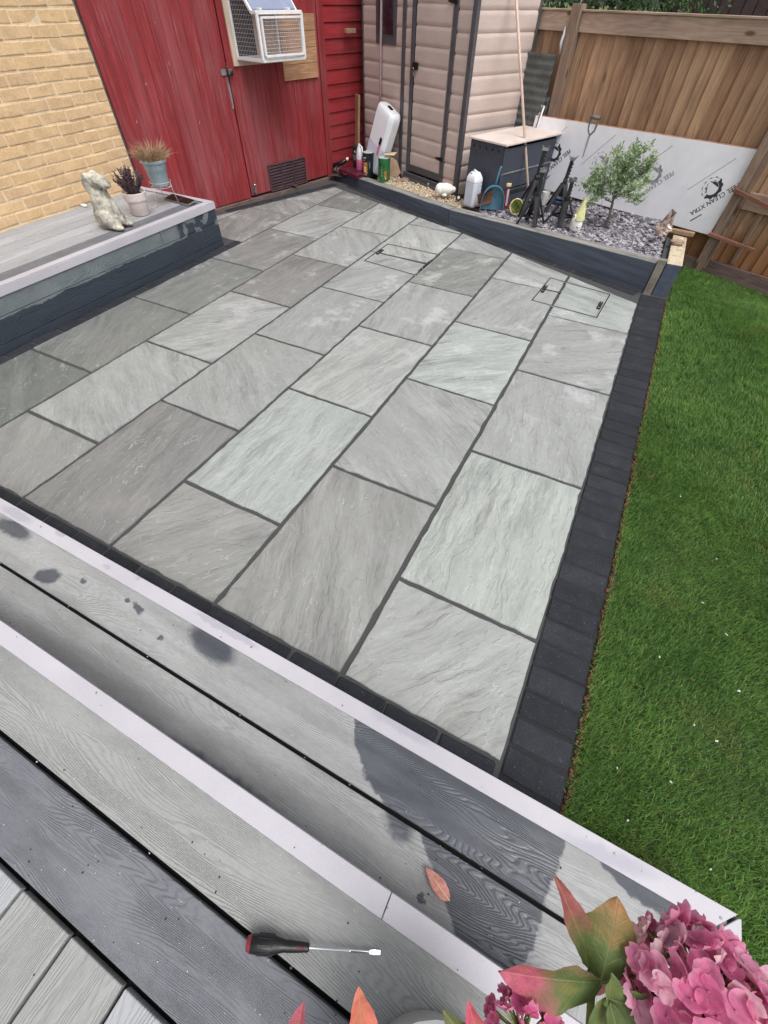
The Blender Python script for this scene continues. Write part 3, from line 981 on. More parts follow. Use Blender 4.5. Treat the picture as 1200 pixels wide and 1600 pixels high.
# ================================================================== FRONT DECK STEPS
deck = thing('deck_steps', 'two grey composite deck steps with lilac nosings in the foreground', 'decking', (0, 0, 0))
Z1, Z2 = .17, .34
XL = -3.78
def mitre(x_of_y0, y): return x_of_y0 + y     # the 45 degree line from the outer corner
cut_a, cut_b = (.590, -.085), (.590 - 3, -.085 - 3)
def board_run(y0, y1, z1, name, mat, xl=XL, splits=(), bevel=.0025):
    pts = [(xl, y0), (3, y0), (3, y1), (xl, y1)]
    pts = clip(pts, cut_a, cut_b)  # left of a->b is the side with larger y... checked below
    return plank(name, pts, z1 - .024, z1, 0, mat, deck, bevel)
def side_run(x0, x1, z1, name, mat):
    pts = [(x0, -3.2), (x1, -3.2), (x1, 3), (x0, 3)]
    pts = clip(pts, cut_b, cut_a)
    return plank(name, pts, z1 - .024, z1, 90, mat, deck, .0025)
cut_a, cut_b = (.590 - 3, -.085 - 3), (.590, -.085)      # keep the left/upper side
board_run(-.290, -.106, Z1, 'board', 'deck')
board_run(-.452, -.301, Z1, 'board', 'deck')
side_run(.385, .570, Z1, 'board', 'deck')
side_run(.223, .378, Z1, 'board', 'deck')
board_run(-.630, -.470, Z2, 'board', 'deck2')
board_run(-.795, -.642, Z2, 'board', 'deckdark')
side_run(.045, .205, Z2, 'board', 'deck2')
side_run(-.122, .038, Z2, 'board', 'deckdark')
xs = -.6115 - .0785
k = -20
for k in range(-21, 4):
    xa = -.611 + .158 * k + .004; xb = xa + .150
    if xa > -.3: break
    plank('board', [(xa, -3.2), (min(xb, -.13), -3.2), (min(xb, -.13), -.808), (xa, -.808)], Z2 - .024, Z2, 90, 'deck2' if k % 3 else 'deckside', deck, .0025)
plank('board', [(-.137, -3.2), (-.130, -3.2), (-.130, -.806), (-.137, -.806)], Z2 - .024, Z2, 90, 'deck2', deck, .001)
# nosings: an L section, the top lip a few mm above the boards, the drop in front
def nosing_x(ya, yb, z, xa, xb, end):
    # long front nosing, mitred at its right end along the diagonal
    pts = [(xa, ya), (xb, ya), (xb, yb), (xa, yb)]
    if end: pts = clip(pts, cut_a, cut_b)
    o = plank('nosing', pts, z + .0005, z + .006, 0, 'nosing', deck, .0015)
    xx = max(p[0] for p in pts)
    MB().box(xa, xx - .001, ya - .006, ya - .0005, z - .05, z + .0003).build('nosing_drop', 'nosing', deck, bevel=.001)
    return o
nosing_x(-.085, -.137, Z1, XL, 3, True)
nosing_x(-.435, -.484, Z2, XL, -.199, False)
nosing_x(-.435, -.484, Z2, -.197, 3, True)
pts = clip([(.542, -3.2), (.598, -3.2), (.598, 3), (.542, 3)], cut_b, (.590 - .012, -.085 - .010))
pts = [(.542, -3.2), (.598, -3.2), (.598, -.090), (.590, -.094), (.542, -.143)]
plank('nosing', pts, Z1 + .0005, Z1 + .006, 90, 'nosing', deck, .0015)
MB().box(.592, .598, -3.2, -.092, Z1 - .05, Z1 + .0003).build('nosing_drop', 'nosing', deck, bevel=.001)
plank('nosing', [(.190, -3.2), (.243, -3.2), (.243, -.441), (.190, -.492)], Z2 + .0005, Z2 + .006, 90, 'nosing', deck, .0015)
MB().box(.237, .243, -3.2, -.443, Z2 - .05, Z2 + .0003).build('nosing_drop', 'nosing', deck, bevel=.001)
# risers and carcass
MB().box(XL, .225, -.462, -.447, Z1 + .002, Z2 - .026).build('riser', 'deckdark', deck, bevel=.001)
MB().box(.213, .228, -3.2, -.464, Z1 + .002, Z2 - .026).build('riser', 'deckdark', deck, bevel=.001)
MB().box(XL, .575, -.104, -.094, -.01, Z1 - .026).build('riser', 'deckdark', deck, bevel=.001)
MB().box(.577, .587, -3.2, -.104, -.01, Z1 - .026).build('riser', 'deckdark', deck, bevel=.001)
mb = MB(); mb.box(XL, .572, -3.2, -.108, -.02, Z1 - .045); mb.box(XL, .21, -3.2, -.466, Z1 - .045, Z2 - .045)
mb.build('joists', 'joist', deck)
# clips glimpsed in the gaps, screws in the nosing
mb = MB()
for x in np.arange(-3.6, .25, .4):
    mb.ball((x, -.2935, Z1 - .012), .004, .003, .003, 8, 4); mb.ball((x + .07, -.6355, Z2 - .012), .004, .003, .003, 8, 4)
mb.build('clip_screws', 'steel', deck, smooth=True)
mb = MB()
for x, y, z in [(.552, -.112, Z1), (.30, -.104, Z1), (.566, -.20, Z1), (-.9, -.106, Z1), (-2.0, -.106, Z1)]:
    mb.lathe([(.0035, 0), (.0035, .0010), (.0028, .0014)], 10, Matrix.Translation((x, y, z + .0055)))
mb.build('nosing_screws', 'galv', deck)

# ================================================================== LEFT DECK (by the house)
ld = thing('low_deck', 'low grey deck platform against the buff brick wall, dark fascia boards', 'decking', (0, 0, 0))
LX, LT, LY = -3.79, .355, 3.03
xe = [-3.850, -3.990, -4.137, -4.284, -4.431, -4.578, -4.715]
for i in range(6):
    xa, xb = xe[i + 1] + .0045, xe[i] - .0045
    cuts = [-.75, [2.0, 1.95, 1.15, 2.4, .9, 1.7][i] if i != 0 else 9, LY - .062]
    ys = [-.75] + [c for c in cuts[1:] if c < LY - .1] + [LY - .062]
    for a, b in zip(ys[:-1], ys[1:]):
        plank('board', [(xa, a + .0015), (xb, a + .0015), (xb, b - .0015), (xa, b - .0015)], LT - .024, LT - .003, 90, ('deckside' if i % 2 else 'deckpale') if i else 'deckdark', ld, .002)
plank('nosing', [(LX - .058, -.75), (LX + .0, -.75), (LX + .0, LY), (LX - .058, LY - .058)], LT - .0025, LT + .003, 90, 'nosing', ld, .0015)
plank('nosing', [(LX - .001, LY + .001), (-4.715, LY + .001), (-4.715, LY - .057), (LX - .060, LY - .057)], LT - .0025, LT + .003, 0, 'nosing', ld, .0015)
MB().box(LX - .001, LX + .005, -.75, LY + .004, LT - .053, LT - .0028).build('nosing_drop', 'nosing', ld, bevel=.001)
MB().box(-4.715, LX - .002, LY + .0005, LY + .006, LT - .053, LT - .0028).build('nosing_drop', 'nosing', ld, bevel=.001)
def fascia(y0, y1, z0, z1, name='fascia_board', mat='fascia'):
    L = y1 - y0
    MB().box(-L / 2, L / 2, -(z1 - z0) / 2, (z1 - z0) / 2, -.016, 0).build(name, mat, ld, (LX - .003, (y0 + y1) / 2, (z0 + z1) / 2), (R(90), 0, R(90)), bevel=.0015)
fascia(-.75, 2.346, .199, .318); fascia(2.350, LY - .002, .199, .318)
fascia(-.75, LY - .002, .047, .195)
fascia(-.75, LY - .002, -.01, .044, 'plinth_board')
MB().box(-4.715, LX - .02, LY - .018, LY - .002, -.01, LT - .03).build('end_panel', 'fascia', ld)
MB().box(-4.70, LX - .022, -.75, LY - .022, -.02, LT - .03).build('joists', 'joist', ld)

# ================================================================== BRICK HOUSE WALL
wall = thing('brick_wall', 'buff yellow brick house wall with pale mortar at the left', 'wall', (-4.72, 3.02, 0), (0, 0, R(-90)))
# local x runs from the corner towards the camera (world -y); local y = world -x?  (rot -90: x->-y, y->+x)
vb = [hull_box(.213, .09, .0635, .004, .0026) for _ in range(7)]
hb = [hull_box(.104, .09, .064, .006, .0022) for _ in range(3)]
for me in vb + hb: me.materials.append(MT['brick'])
struct_wall = MB().box(0, 6.0, -.30, -.003, 0, 2.6).build('mortar_wall', 'brickmortar', wall)
rest = MB()
c = 0
z = .355 - .07
while z < 2.55:
    off = 0 if c % 2 == 0 else -.1125
    x = off
    while x < 5.9:
        L = .2150
        xa, xb = x, x + L
        half = xa < 0
        if half: xa = 0.0
        cx = (max(xa, 0) + xb) / 2
        vis = (z < 1.75 and x < 1.9)
        if vis:
            if half: me = random.choice(hb)
            else: me = random.choice(vb)
            put('brick', me, None, wall, (cx, -.045 + .002 + random.gauss(0, .0018), z + .0375 + random.gauss(0, .0012)), (random.gauss(0, .006), random.gauss(0, .007) + random.choice((0, PI)), random.gauss(0, .006)))
        else:
            rest.box(xa + .005, xb - .005, -.05, .002, z + .005, z + .070)
        x += .225
    z += .075; c += 1
z = .355 - .07 - .075
while z > 0:
    rest.box(0.005, 5.9, -.05, .002, z + .005, z + .07); z -= .075
stuff(rest.build('bricks_beyond', 'brick', wall))
# weather strip between house and garage
MB().bar((-4.77, 3.055, 0), (-4.77, 3.055, 2.3), .055, .05).build('corner_trim_strip', 'greyboard')
tag(bpy.data.objects['corner_trim_strip'], 'grey vertical strip closing the gap between brick wall and red doors', 'trim')

# ================================================================== RED GARAGE
GA = math.atan2(.974, .2266)
gar = thing('red_garage', 'red painted timber garage with double plank doors and shiplap side', 'garage', (-4.542, 3.756, 0), (0, 0, GA))
# local x along the wall (away from camera), -y towards the patio
def gbox(name, x0, x1, y0, y1, z0, z1, mat='red', parent=None, bevel=.002):
    cx, cy, cz = (x0 + x1) / 2, (y0 + y1) / 2, (z0 + z1) / 2
    return MB().box(x0 - cx, x1 - cx, y0 - cy, y1 - cy, z0 - cz, z1 - cz).build(name, mat, parent or gar, (cx, cy, cz), bevel=bevel)
H_ = 2.08
gbox('back_wall', -.80, 3.0, .05, .12, 0, H_ + .1, 'joist', bevel=0)
x = -.735
dl = thing('door_leaf', '', '', (0, 0, 0)); del dl['label']; del dl['category']; dl.parent = gar
dr = thing('door_leaf', '', '', (0, 0, 0)); del dr['label']; del dr['category']; dr.parent = gar
while x < .50:
    wv = min(.112, .517 - x)
    gbox('board', x, x + wv - .002, 0 + random.uniform(-.0012, .0012), .022, .03, H_, 'red', dl, .0025)
    x += .112
x = .530
while x < 1.76:
    wv = min(.1045, 1.785 - x)
    # the two middle boards stop above the vent
    gbox('board', x, x + wv - .002, -.004 + random.uniform(-.0012, .0012), .018, .045, H_, 'red', dr, .0025)
    x += .1045
gbox('frame_post', 1.79, 1.885, -.012, .03, .02, H_ + .05)
gbox('head_rail', -.74, 1.885, -.02, .03, H_ + .003, H_ + .12)
gbox('threshold', -.74, 1.90, -.03, .04, -.02, .022, 'gravelb')
z = .03
i = 0
while z < 2.1:
    # shiplap: each board tilts out at its foot
    mb = MB()
    hh = .118
    mb.add([(0, -.016, 0), (0, -.004, hh), (0, .012, hh), (0, .012, 0), (.95, -.016, 0), (.95, -.004, hh), (.95, .012, hh), (.95, .012, 0)],
           [(0, 1, 5, 4), (1, 2, 6, 5), (2, 3, 7, 6), (3, 0, 4, 7), (0, 3, 2, 1), (4, 5, 6, 7)])
    mb.build('shiplap_board', 'redh', gar, (1.888, .012, z), bevel=.0015)
    z += .1215
roof = MB().box(-.9, 2.5, -.15, 2.4, H_ + .13, H_ + .2).build('roof', 'joist', gar)
# vent grille in the right door
v = gbox('vent_grille', .815, 1.405, -.010, -.0045, .035, .29, 'joist')
for a_, b_, c_, d_ in ((-.295, .295, -.1275, -.115), (-.295, .295, .115, .1275), (-.295, -.283, -.113, .113), (.283, .295, -.113, .113), (-.100, -.092, -.113, .113), (.092, .100, -.113, .113)):
    gbox('rim_bar', a_, b_, -.014, -.003, c_, d_, 'vent', v, .001)
for r_ in range(8):
    for q in range(3):
        gbox('slat', .835 - 1.11 + q * .19, .835 - 1.11 + q * .19 + .17, -.011, -.004, .055 - .1625 + r_ * .028, .055 - .1625 + r_ * .028 + .015, 'vent', v, .001)
mb = MB()
# hasp and padlock between the leaves
hasp = gbox('hasp', .44, .50, -.012, -.0015, 1.045, 1.085, 'galv')
mb = MB(); mb.tube([(.512, -.016, 1.125), (.505, -.03, 1.08), (.508, -.018, 1.0)], .007, 8); mb.ball((.55, -.03, 1.06), .018, .012, .022, 10, 8)
mb.build('bolt_lever', 'black', gar, smooth=True)
MB().box(.515, .558, -.026, -.0045, 1.05, 1.085).build('keep_plate', 'galv', gar, bevel=.002)
MB().box(.494, .516, -.0030, -.0012, .80, 1.03).build('worn_strip', 'greyboard', gar)
mb = MB(); mb.tube([(.575, -.02, .05), (.575, -.02, .15)], .008, 8); mb.ball((.575, -.03, .145), .016, .014, .016, 8, 6); mb.box(.552, .598, -.012, -.0045, .06, .14)
mb.build('drop_bolt', 'steel', gar, smooth='auto')
mb = MB(); mb.bar((1.13, -.035, .06), (1.20, -.035, .03), .03, .02); mb.build('vent_latch', 'vent', gar)

# backing board, wire cage (cat flap run) and cedar panel fixed on the right door
def gthing(name, label, cat, x, y, z, group=None):
    p = Matrix.Translation(gar.location) @ Matrix.Rotation(GA, 4, 'Z') @ Vector((x, y, z))
    return thing(name, label, cat, p, (0, 0, GA), group)
t = gthing('backing_board', 'pale plywood backing board on the red door behind the white cage', 'board', .60, -.006, 1.10)
MB().box(0, .62, -.016, 0, 0, .75).build('board', 'ply', t, bevel=.001)
t = gthing('cedar_panel', 'panel of four cedar planks beside the white wire cage on the red door', 'panel', 1.226, -.006, .955)
for k in range(4):
    MB().box(-.255, .255, -.018, 0, -.058, .058).build('plank', 'cedar', t, (.257, 0, .06 + .1195 * k), bevel=.0015)
cg = gthing('wire_cage', 'white framed wire mesh cage with blue grey sloping lid on the red door', 'cage', .66, -.023, 1.155)
D, Wd, Hh, HB = .39, .54, .30, .62
fr = MB()
def edge(a, b, w_=.022): fr.bar(a, b, w_, w_)
# box of posts: front at y=-D, side profile slopes up to the wall
A_ = (0, 0, 0); B_ = (0, -D, 0); C_ = (0, -D, Hh); E_ = (0, -D + .07, Hh); F_ = (0, 0, HB)
for dx in (0, Wd):
    q = lambda p: (p[0] + dx, p[1], p[2])
    edge(q(A_), q(B_)); edge(q(B_), q(C_)); edge(q(C_), q(E_)); edge(q(E_), q(F_)); edge(q(F_), q(A_))
edge(B_, (Wd, -D, 0)); edge(C_, (Wd, -D, Hh)); edge(E_, (Wd, -D + .07, Hh)); edge(F_, (Wd, 0, HB)); edge(A_, (Wd, 0, 0))
fr.build('frame', 'whitem', cg, bevel=.001)
df = MB()
for a, b in [((.03, -D - .016, .03), (Wd - .03, -D - .016, .03)), ((.03, -D - .016, Hh - .03), (Wd - .03, -D - .016, Hh - .03)), ((.03, -D - .016, .03), (.03, -D - .016, Hh - .03)), ((Wd - .03, -D - .016, .03), (Wd - .03, -D - .016, Hh - .03))]:
    df.bar(a, b, .026, .014)
dfo = df.build('door_frame', 'whitem', cg, bevel=.001)
mb = MB()
for k in range(1, 20): mb.tube([(.03 + (Wd - .06) * k / 20, -D - .016, .03), (.03 + (Wd - .06) * k / 20, -D - .016, Hh - .03)], .0012, 4)
for k in range(1, 10): mb.tube([(.03, -D - .018, .03 + (Hh - .06) * k / 10), (Wd - .03, -D - .018, .03 + (Hh - .06) * k / 10)], .0016, 4)
mb.build('wire_mesh', 'wire', dfo)
for side in (0, Wd):
    mb = MB()
    for k in range(1, 16):
        y_ = -D * k / 16
        top = Hh if y_ < -D + .07 else Hh + (HB - Hh) * (y_ + D - .07) / (D - .07) * -1
        top = Hh if y_ < -D + .07 else Hh + (HB - Hh) * (y_ + (D - .07)) / (D - .07)
        mb.tube([(side, y_, 0), (side, y_, top)], .0010, 4)
    for k in range(1, 22):
        z_ = HB * k / 22
        y_ = -D if z_ < Hh else -(D - .07) * (1 - (z_ - Hh) / (HB - Hh))
        mb.tube([(side, 0, z_), (side, y_, z_)], .0012, 4)
    mb.build('wire_mesh', 'wire', cg)
MB().add([(.012, -D + .065, Hh + .012), (Wd - .012, -D + .065, Hh + .012), (Wd - .012, -.01, HB + .012), (.012, -.01, HB + .012),
          (.012, -D + .065, Hh + .020), (Wd - .012, -D + .065, Hh + .020), (Wd - .012, -.01, HB + .020), (.012, -.01, HB + .020)],
         [(3, 2, 1, 0), (4, 5, 6, 7), (0, 1, 5, 4), (1, 2, 6, 5), (2, 3, 7, 6), (3, 0, 4, 7)]).build('lid', 'lid', cg, bevel=.002)
MB().box(.016, .235, -.012, -.002, .01, HB - .04).build('flap_opening', 'joist', cg)
MB().box(.238, Wd - .014, -.012, -.002, .01, HB - .06).build('inner_panel', 'ply', cg)
mb = MB()
for x_ in (.06, Wd - .14): mb.box(x_, x_ + .035, -D + .03, -D + .085, Hh + .008, Hh + .026)
mb.build('hinge', 'whitem', cg, bevel=.002)
MB().box(0, Wd, -D, 0, -.004, .004).build('floor_tray', 'whitem', cg)

# ================================================================== PLASTIC SHED
SA = math.atan2(-.44075, .8976)
shed = thing('plastic_shed', 'pinkish cream plastic shed with charcoal trim and narrow door', 'shed', (-3.07, 5.637, .10), (0, 0, SA))
SX0, SX1, SD, SH = -.87, .945, .86, 1.95
def sbox(name, x0, x1, y0, y1, z0, z1, mat='trim', parent=None, bevel=.003):
    cx, cy, cz = (x0 + x1) / 2, (y0 + y1) / 2, (z0 + z1) / 2
    return MB().box(x0 - cx, x1 - cx, y0 - cy, y1 - cy, z0 - cz, z1 - cz).build(name, mat, parent or shed, (cx, cy, cz), bevel=bevel)
def pillow(L, h, t=.018, n_=8, dent=.010):
    """a moulded plank with rounded long edges, face towards -y, x along"""
    mb = MB(); prof = []
    for i in range(n_ + 1):
        u = i / n_
        e = min(u, 1 - u) / .16
        y_ = -t + (dent * (1 - min(1, e)) ** 2)
        prof.append((y_, u * h))
    vs = [(0, y_, z_) for y_, z_ in prof] + [(L, y_, z_) for y_, z_ in prof]
    k_ = n_ + 1
    fs = [(i, i + 1, i + 1 + k_, i + k_) for i in range(n_)]
    fs = [(i, i + k_, i + 1 + k_, i + 1) for i in range(n_)]
    o_ = len(vs)
    vs += [(0, .004, 0), (0, .004, h), (L, .004, 0), (L, .004, h)]
    fs += [(o_, o_ + 2, k_, 0)[::-1], (n_, n_ + k_, o_ + 3, o_ + 1)]
    fs += [tuple(range(0, k_)) + (o_ + 1, o_), tuple(range(2 * k_ - 1, k_ - 1, -1)) + (o_ + 2, o_ + 3)]
    return mb.add(vs, fs)
sbox('core', SX0 + .02, SX1 - .02, .025, SD, 0, SH, 'joist', bevel=0)
rows = 14; ph = SH / rows
for r_ in range(rows):
    z_ = r_ * ph
    # fixed front panels either side of the door
    pillow(.90 - .02, ph - .001).build('wall_panel', 'plastic', shed, (SX0 + .01, .02, z_), smooth='auto')
    pillow(.235, ph - .001).build('wall_panel', 'plastic', shed, (.705, .02, z_), smooth='auto')
    o = pillow(SD - .02, ph - .001).build('wall_panel', 'plastic', shed, (SX1 - .012, .012, z_), (0, 0, R(90)), smooth='auto')
door = sbox('door', .075, .665, .006, .022, .10, 1.88, 'trim', bevel=0)
for r_ in range(12):
    z_ = .145 - .99 + r_ * .142
    pillow(.53, .141, .012).build('door_panel', 'plastic', door, (-.265, -.010, z_), smooth='auto')
sbox('door_stile', .035, .085, -.014, .005, .09, 1.90); sbox('door_stile', .655, .705, -.014, .005, .09, 1.90)
sbox('door_rail', .087, .653, -.013, .005, .10, .165)
sbox('strip', -.125, -.070, -.012, .001, .02, SH)
sbox('corner_trim', SX1 - .045, SX1 + .004, -.012, .0, 0, SH)
sbox('corner_trim', SX1 + .003, SX1 + .012, -.012, .03, 0, SH)
sbox('corner_trim', SX0 - .005, SX0 + .012, -.010, .03, 0, SH)
sbox('corner_trim', SX1 - .01, SX1 + .010, SD - .03, SD + .01, 0, SH)
sill = sbox('sill', .02, .72, -.045, -.016, .01, .085)
sbox('sill', .03, .71, -.075, -.047, -.02, .045)
MB().ball((0, 0, 0), .014, .012, .018, 8, 6).build('hook', 'steel', sill, (.15, -.022, .0), smooth=True)
for z_ in (.30, 1.44):
    hgo = MB().add([(0, 0, -.02), (0, 0, .022), (-.12, 0, .008), (-.12, 0, -.004), (0, -.008, -.02), (0, -.008, .022), (-.12, -.008, .008), (-.12, -.008, -.004)],
             [(0, 1, 2, 3), (7, 6, 5, 4), (0, 4, 5, 1), (1, 5, 6, 2), (2, 6, 7, 3), (3, 7, 4, 0)]).build('hinge', 'blackp', shed, (.69, -.0145, z_), bevel=.001)
lt = sbox('latch', .09, .175, -.030, -.0145, .965, 1.02, 'blackp')
mb = MB(); mb.tube([(0, 0, 0), (0, -.004, .03), (.018, -.004, .03), (.018, 0, 0)], .0035, 6); mb.build('padlock_shackle', 'steel', lt, (-.02, -.016, -.04), smooth=True)
MB().box(-.026, .004, -.022, -.008, -.075, -.04).build('padlock', 'steel', lt, bevel=.003)
wn_ = sbox('window', -.61, -.235, -.006, .003, 1.12, 1.75)
for a in [(-.55, -.235 - .06 + .01, 1.19, 1.70)]:
    sbox('pane', -.13, .13, -.010, -.0035, -.24, .27, 'poster', wn_, .001)
MB().bar((-.12, -.0115, .0), (.04, -.0115, .26), .05, .002, (0, 1, 0)).build('reflection_card', 'posterr', wn_)
sbox('roof', SX0 - .05, SX1 + .05, -.08, SD + .05, SH + .002, SH + .09, 'trim')

# ================================================================== FENCE
FA = math.atan2(-.402, .9155)
fence = thing('garden_fence', 'brown featheredge garden fence with wide top rail and square posts', 'fence', (.338, 5.073, -.10), (0, 0, FA))
def fbox(name, x0, x1, y0, y1, z0, z1, mat, parent=None, bevel=.003, rot=(0, 0, 0), pre=fence):
    cx, cy, cz = (x0 + x1) / 2, (y0 + y1) / 2, (z0 + z1) / 2
    return MB().box(x0 - cx, x1 - cx, y0 - cy, y1 - cy, z0 - cz, z1 - cz).build(name, mat, parent or pre, (cx, cy, cz), rot, bevel=bevel)
x = -2.75
while x < 3.4:
    wv = .100
    mb = MB()
    t0, t1 = .005, .027
    mb.add([(-wv / 2 - .0, -t1, 0), (wv / 2 + .010, -t0, 0), (wv / 2 + .010, 0, 0), (-wv / 2 - .0, 0, 0)] + [(-wv / 2 - .0, -t1, 1.50), (wv / 2 + .010, -t0, 1.50), (wv / 2 + .010, 0, 1.50), (-wv / 2, 0, 1.50)],
           [(3, 2, 1, 0), (4, 5, 6, 7), (0, 1, 5, 4), (1, 2, 6, 5), (2, 3, 7, 6), (3, 0, 4, 7)])
    mb.build('board', 'fence', fence, (x, .055 + random.gauss(0, .0015), .06 + random.uniform(-.004, .004)), (0, random.gauss(0, .004), random.gauss(0, .01)), bevel=.0015)
    x += .0985
for a, b in ((-1.90, .096), (.202, 2.3), (-2.75, -2.0)):
    fbox('top_rail', a, b, -.008, .024, 1.468, 1.592, 'fenceh')
fbox('capping', -2.75, 3.4, -.020, .062, 1.594, 1.608, 'fenceh')
fbox('arris_rail', .202, 2.3, -.010, .032, .525, .645, 'fenceh')
fbox('arris_rail', -2.8, .096, -.004, .032, .60, .68, 'fenceh')
fbox('post', -2.0, -1.902, -.055, .03, -.05, 1.64, 'fencepost')
fbox('post', .098, .172, -.055, .03, -.02, 1.66, 'fencepost')
fbox('post', .174, .200, -.045, .03, .0, 1.60, 'fencepost')
fbox('post', 2.302, 2.40, -.055, .03, -.02, 1.66, 'fencepost')
fbox('stud', .36, .395, -.004, .030, .13, .53, 'fencepost')
fbox('gravel_board', .14, 3.4, -.045, -.010, -.03, .118, 'gravelb', rot=(R(-4), 0, 0))
fbox('gravel_board', -2.8, .136, -.047, -.010, -.03, .098, 'gravelb', rot=(R(-5), 0, 0))
# strip of foil caught on the post top
mb = MB(); mb.tube([(0, 0, .0), (.01, -.006, .03), (.03, -.01, .045), (.045, -.008, .03)], [.004, .008, .007, .003], 6)
o = mb.build('rag', 'tooth', None, tuple(fence.matrix_world @ Vector((0, 0, 0))), smooth=True)
Mf = Matrix.Translation(fence.location) @ Matrix.Rotation(FA, 4, 'Z')
o.location = Mf @ Vector((-1.95, -.01, 1.64)); tag(o, 'scrap of white rag on top of the left fence post', 'rag')
mb = MB(); mb.tube([(-.004, -.004, .10), (.004, -.014, .05), (-.006, -.010, .0), (.006, -.012, -.08)], [.004, .014, .016, .004], 6)
o = mb.build('torn_bag', 'clearp', None, Mf @ Vector((-2.035, -.03, 1.40)), smooth=True); tag(o, 'wisp of torn clear plastic hanging beside the left fence post', 'plastic scrap')
def fthing(name, label, cat, x, y, z, group=None): return thing(name, label, cat, Mf @ Vector((x, y, z)), (0, 0, FA), group)
# two reddish battens behind the white board
bt = fthing('batten', 'upper reddish batten jutting out from behind the white board', 'batten', .05, -.075, .64, 'reddish battens behind the board')
MB().bar((.045, 0, .012), (.75, 0, -.110), .030, .028, (0, 0, 1)).build('bar', 'batten', bt, bevel=.002)
bt = fthing('batten', 'lower reddish batten ending just above the lawn by the white board', 'batten', .05, -.075, .305, 'reddish battens behind the board')
MB().bar((.035, 0, .010), (.445, 0, -.012), .030, .026, (0, 0, 1)).build('bar', 'batten', bt, bevel=.002)
# corrugated sheet, leaning beside the shed
cs = fthing('corrugated_sheet', 'weathered grey corrugated sheets leaning between shed and fence post', 'roofing sheet', -2.62, -.10, .3)
for k, (dx, dy, c_) in enumerate(((0, 0, 'corr'), (.03, .022, 'corr'))):
    mb = MB(); rows_ = 110; Lh = 1.02 - .3 * k
    vs = []
    for i in range(rows_ + 1):
        zz = Lh * i / rows_
        yy = .0055 * math.sin(zz * 2 * PI / .064)
        for xx, th in ((0, 0), (.57, 0)):
            vs.append((xx + dx + zz * .03, yy + dy - zz * 0 , zz))
    m0 = len(vs)
    vs += [(a, b + .002, c__) for a, b, c__ in vs]
    fs = [(2 * i, 2 * i + 1, 2 * i + 3, 2 * i + 2) for i in range(rows_)] + [(2 * i + 2 + m0, 2 * i + 3 + m0, 2 * i + 1 + m0, 2 * i + m0) for i in range(rows_)]
    fs += [(2 * i + 1, 2 * i + 1 + m0, 2 * i + 3 + m0, 2 * i + 3) for i in range(rows_)]
    mb.add(vs, fs).build('sheet', c_, cs, smooth='auto')
for k in range(3):
    mb = MB(); mb.tube([(0, 0, 0), (.10, .01, .62)], .008, 8)
    o = mb.build('conduit', 'whitem' if k != 1 else 'greyboard', None, Mf @ Vector((-2.16 + k * .028, -.10 - .02 * k, .34)), (0, 0, FA), smooth=True)
    tag(o, ['white conduit leaning behind the left fence post, nearest the shed', 'grey conduit between two white ones at the left fence post', 'white conduit touching the left fence post'][k], 'pipe', 'conduits by the fence post')
# spade handle showing above the board
sp = fthing('garden_spade', 'spade with grey D shaped handle showing above the white board', 'spade', -1.42, -.08, .28)
MB().tube([(0, 0, 0), (0, .01, .52)], .016, 10).build('shaft', 'greyboard', sp, smooth=True)
mb = MB(); mb.tube([(0, .01, .52), (-.035, .01, .56), (-.045, .01, .63), (-.03, .01, .655)], .011, 8); mb.tube([(0, .01, .52), (.035, .01, .56), (.045, .01, .63), (.03, .01, .655)], .011, 8); mb.tube([(-.05, .01, .655), (.05, .01, .655)], .016, 10)
mb.build('handle', 'greyboard', sp, smooth=True)

# ---- the leaning insulation board with its print
BR_ = Vector((.401, 5.004, .195)); BL_ = Vector((-1.66, 5.80, .195)); U_ = (BR_ - BL_).normalized()
V_ = Vector((.02013394, .05213072, .99843728)).normalized(); V_ = (V_ - U_ * V_.dot(U_)).normalized(); W_ = U_.cross(V_)   # W points to the viewer
wb = thing('insulation_board', 'long white film faced board with black print leaning on the fence', 'board', BR_)
wb.rotation_euler = Matrix((U_, V_, W_)).transposed().to_euler()
Hb = .62
outl = [(-2.21, 0), (0, 0), (.018, Hb), (-2.19, Hb - .035)]
MB().prism(outl, -.024, -.0005).build('core', 'boardedge', wb)
MB().prism([(-2.208, .003), (-.003, .003), (.015, Hb - .005), (-2.188, Hb - .040)], 0, .0012).build('film_face', 'board', wb)
def cog(mb, cx, cy, ro, ri, a0, a1, teeth=11, z=.0018, wob=.06):
    n_ = 60; vs = []; fs = []
    for i in range(n_ + 1):
        a = a0 + (a1 - a0) * i / n_
        k_ = ro * (1 + wob * math.cos(teeth * a))
        vs += [(cx + k_ * math.cos(a), cy + k_ * math.sin(a), z), (cx + ri * math.cos(a), cy + ri * math.sin(a), z)]
    for i in range(n_): fs.append((2 * i, 2 * i + 2, 2 * i + 3, 2 * i + 1)[::-1])
    mb.add(vs, fs)
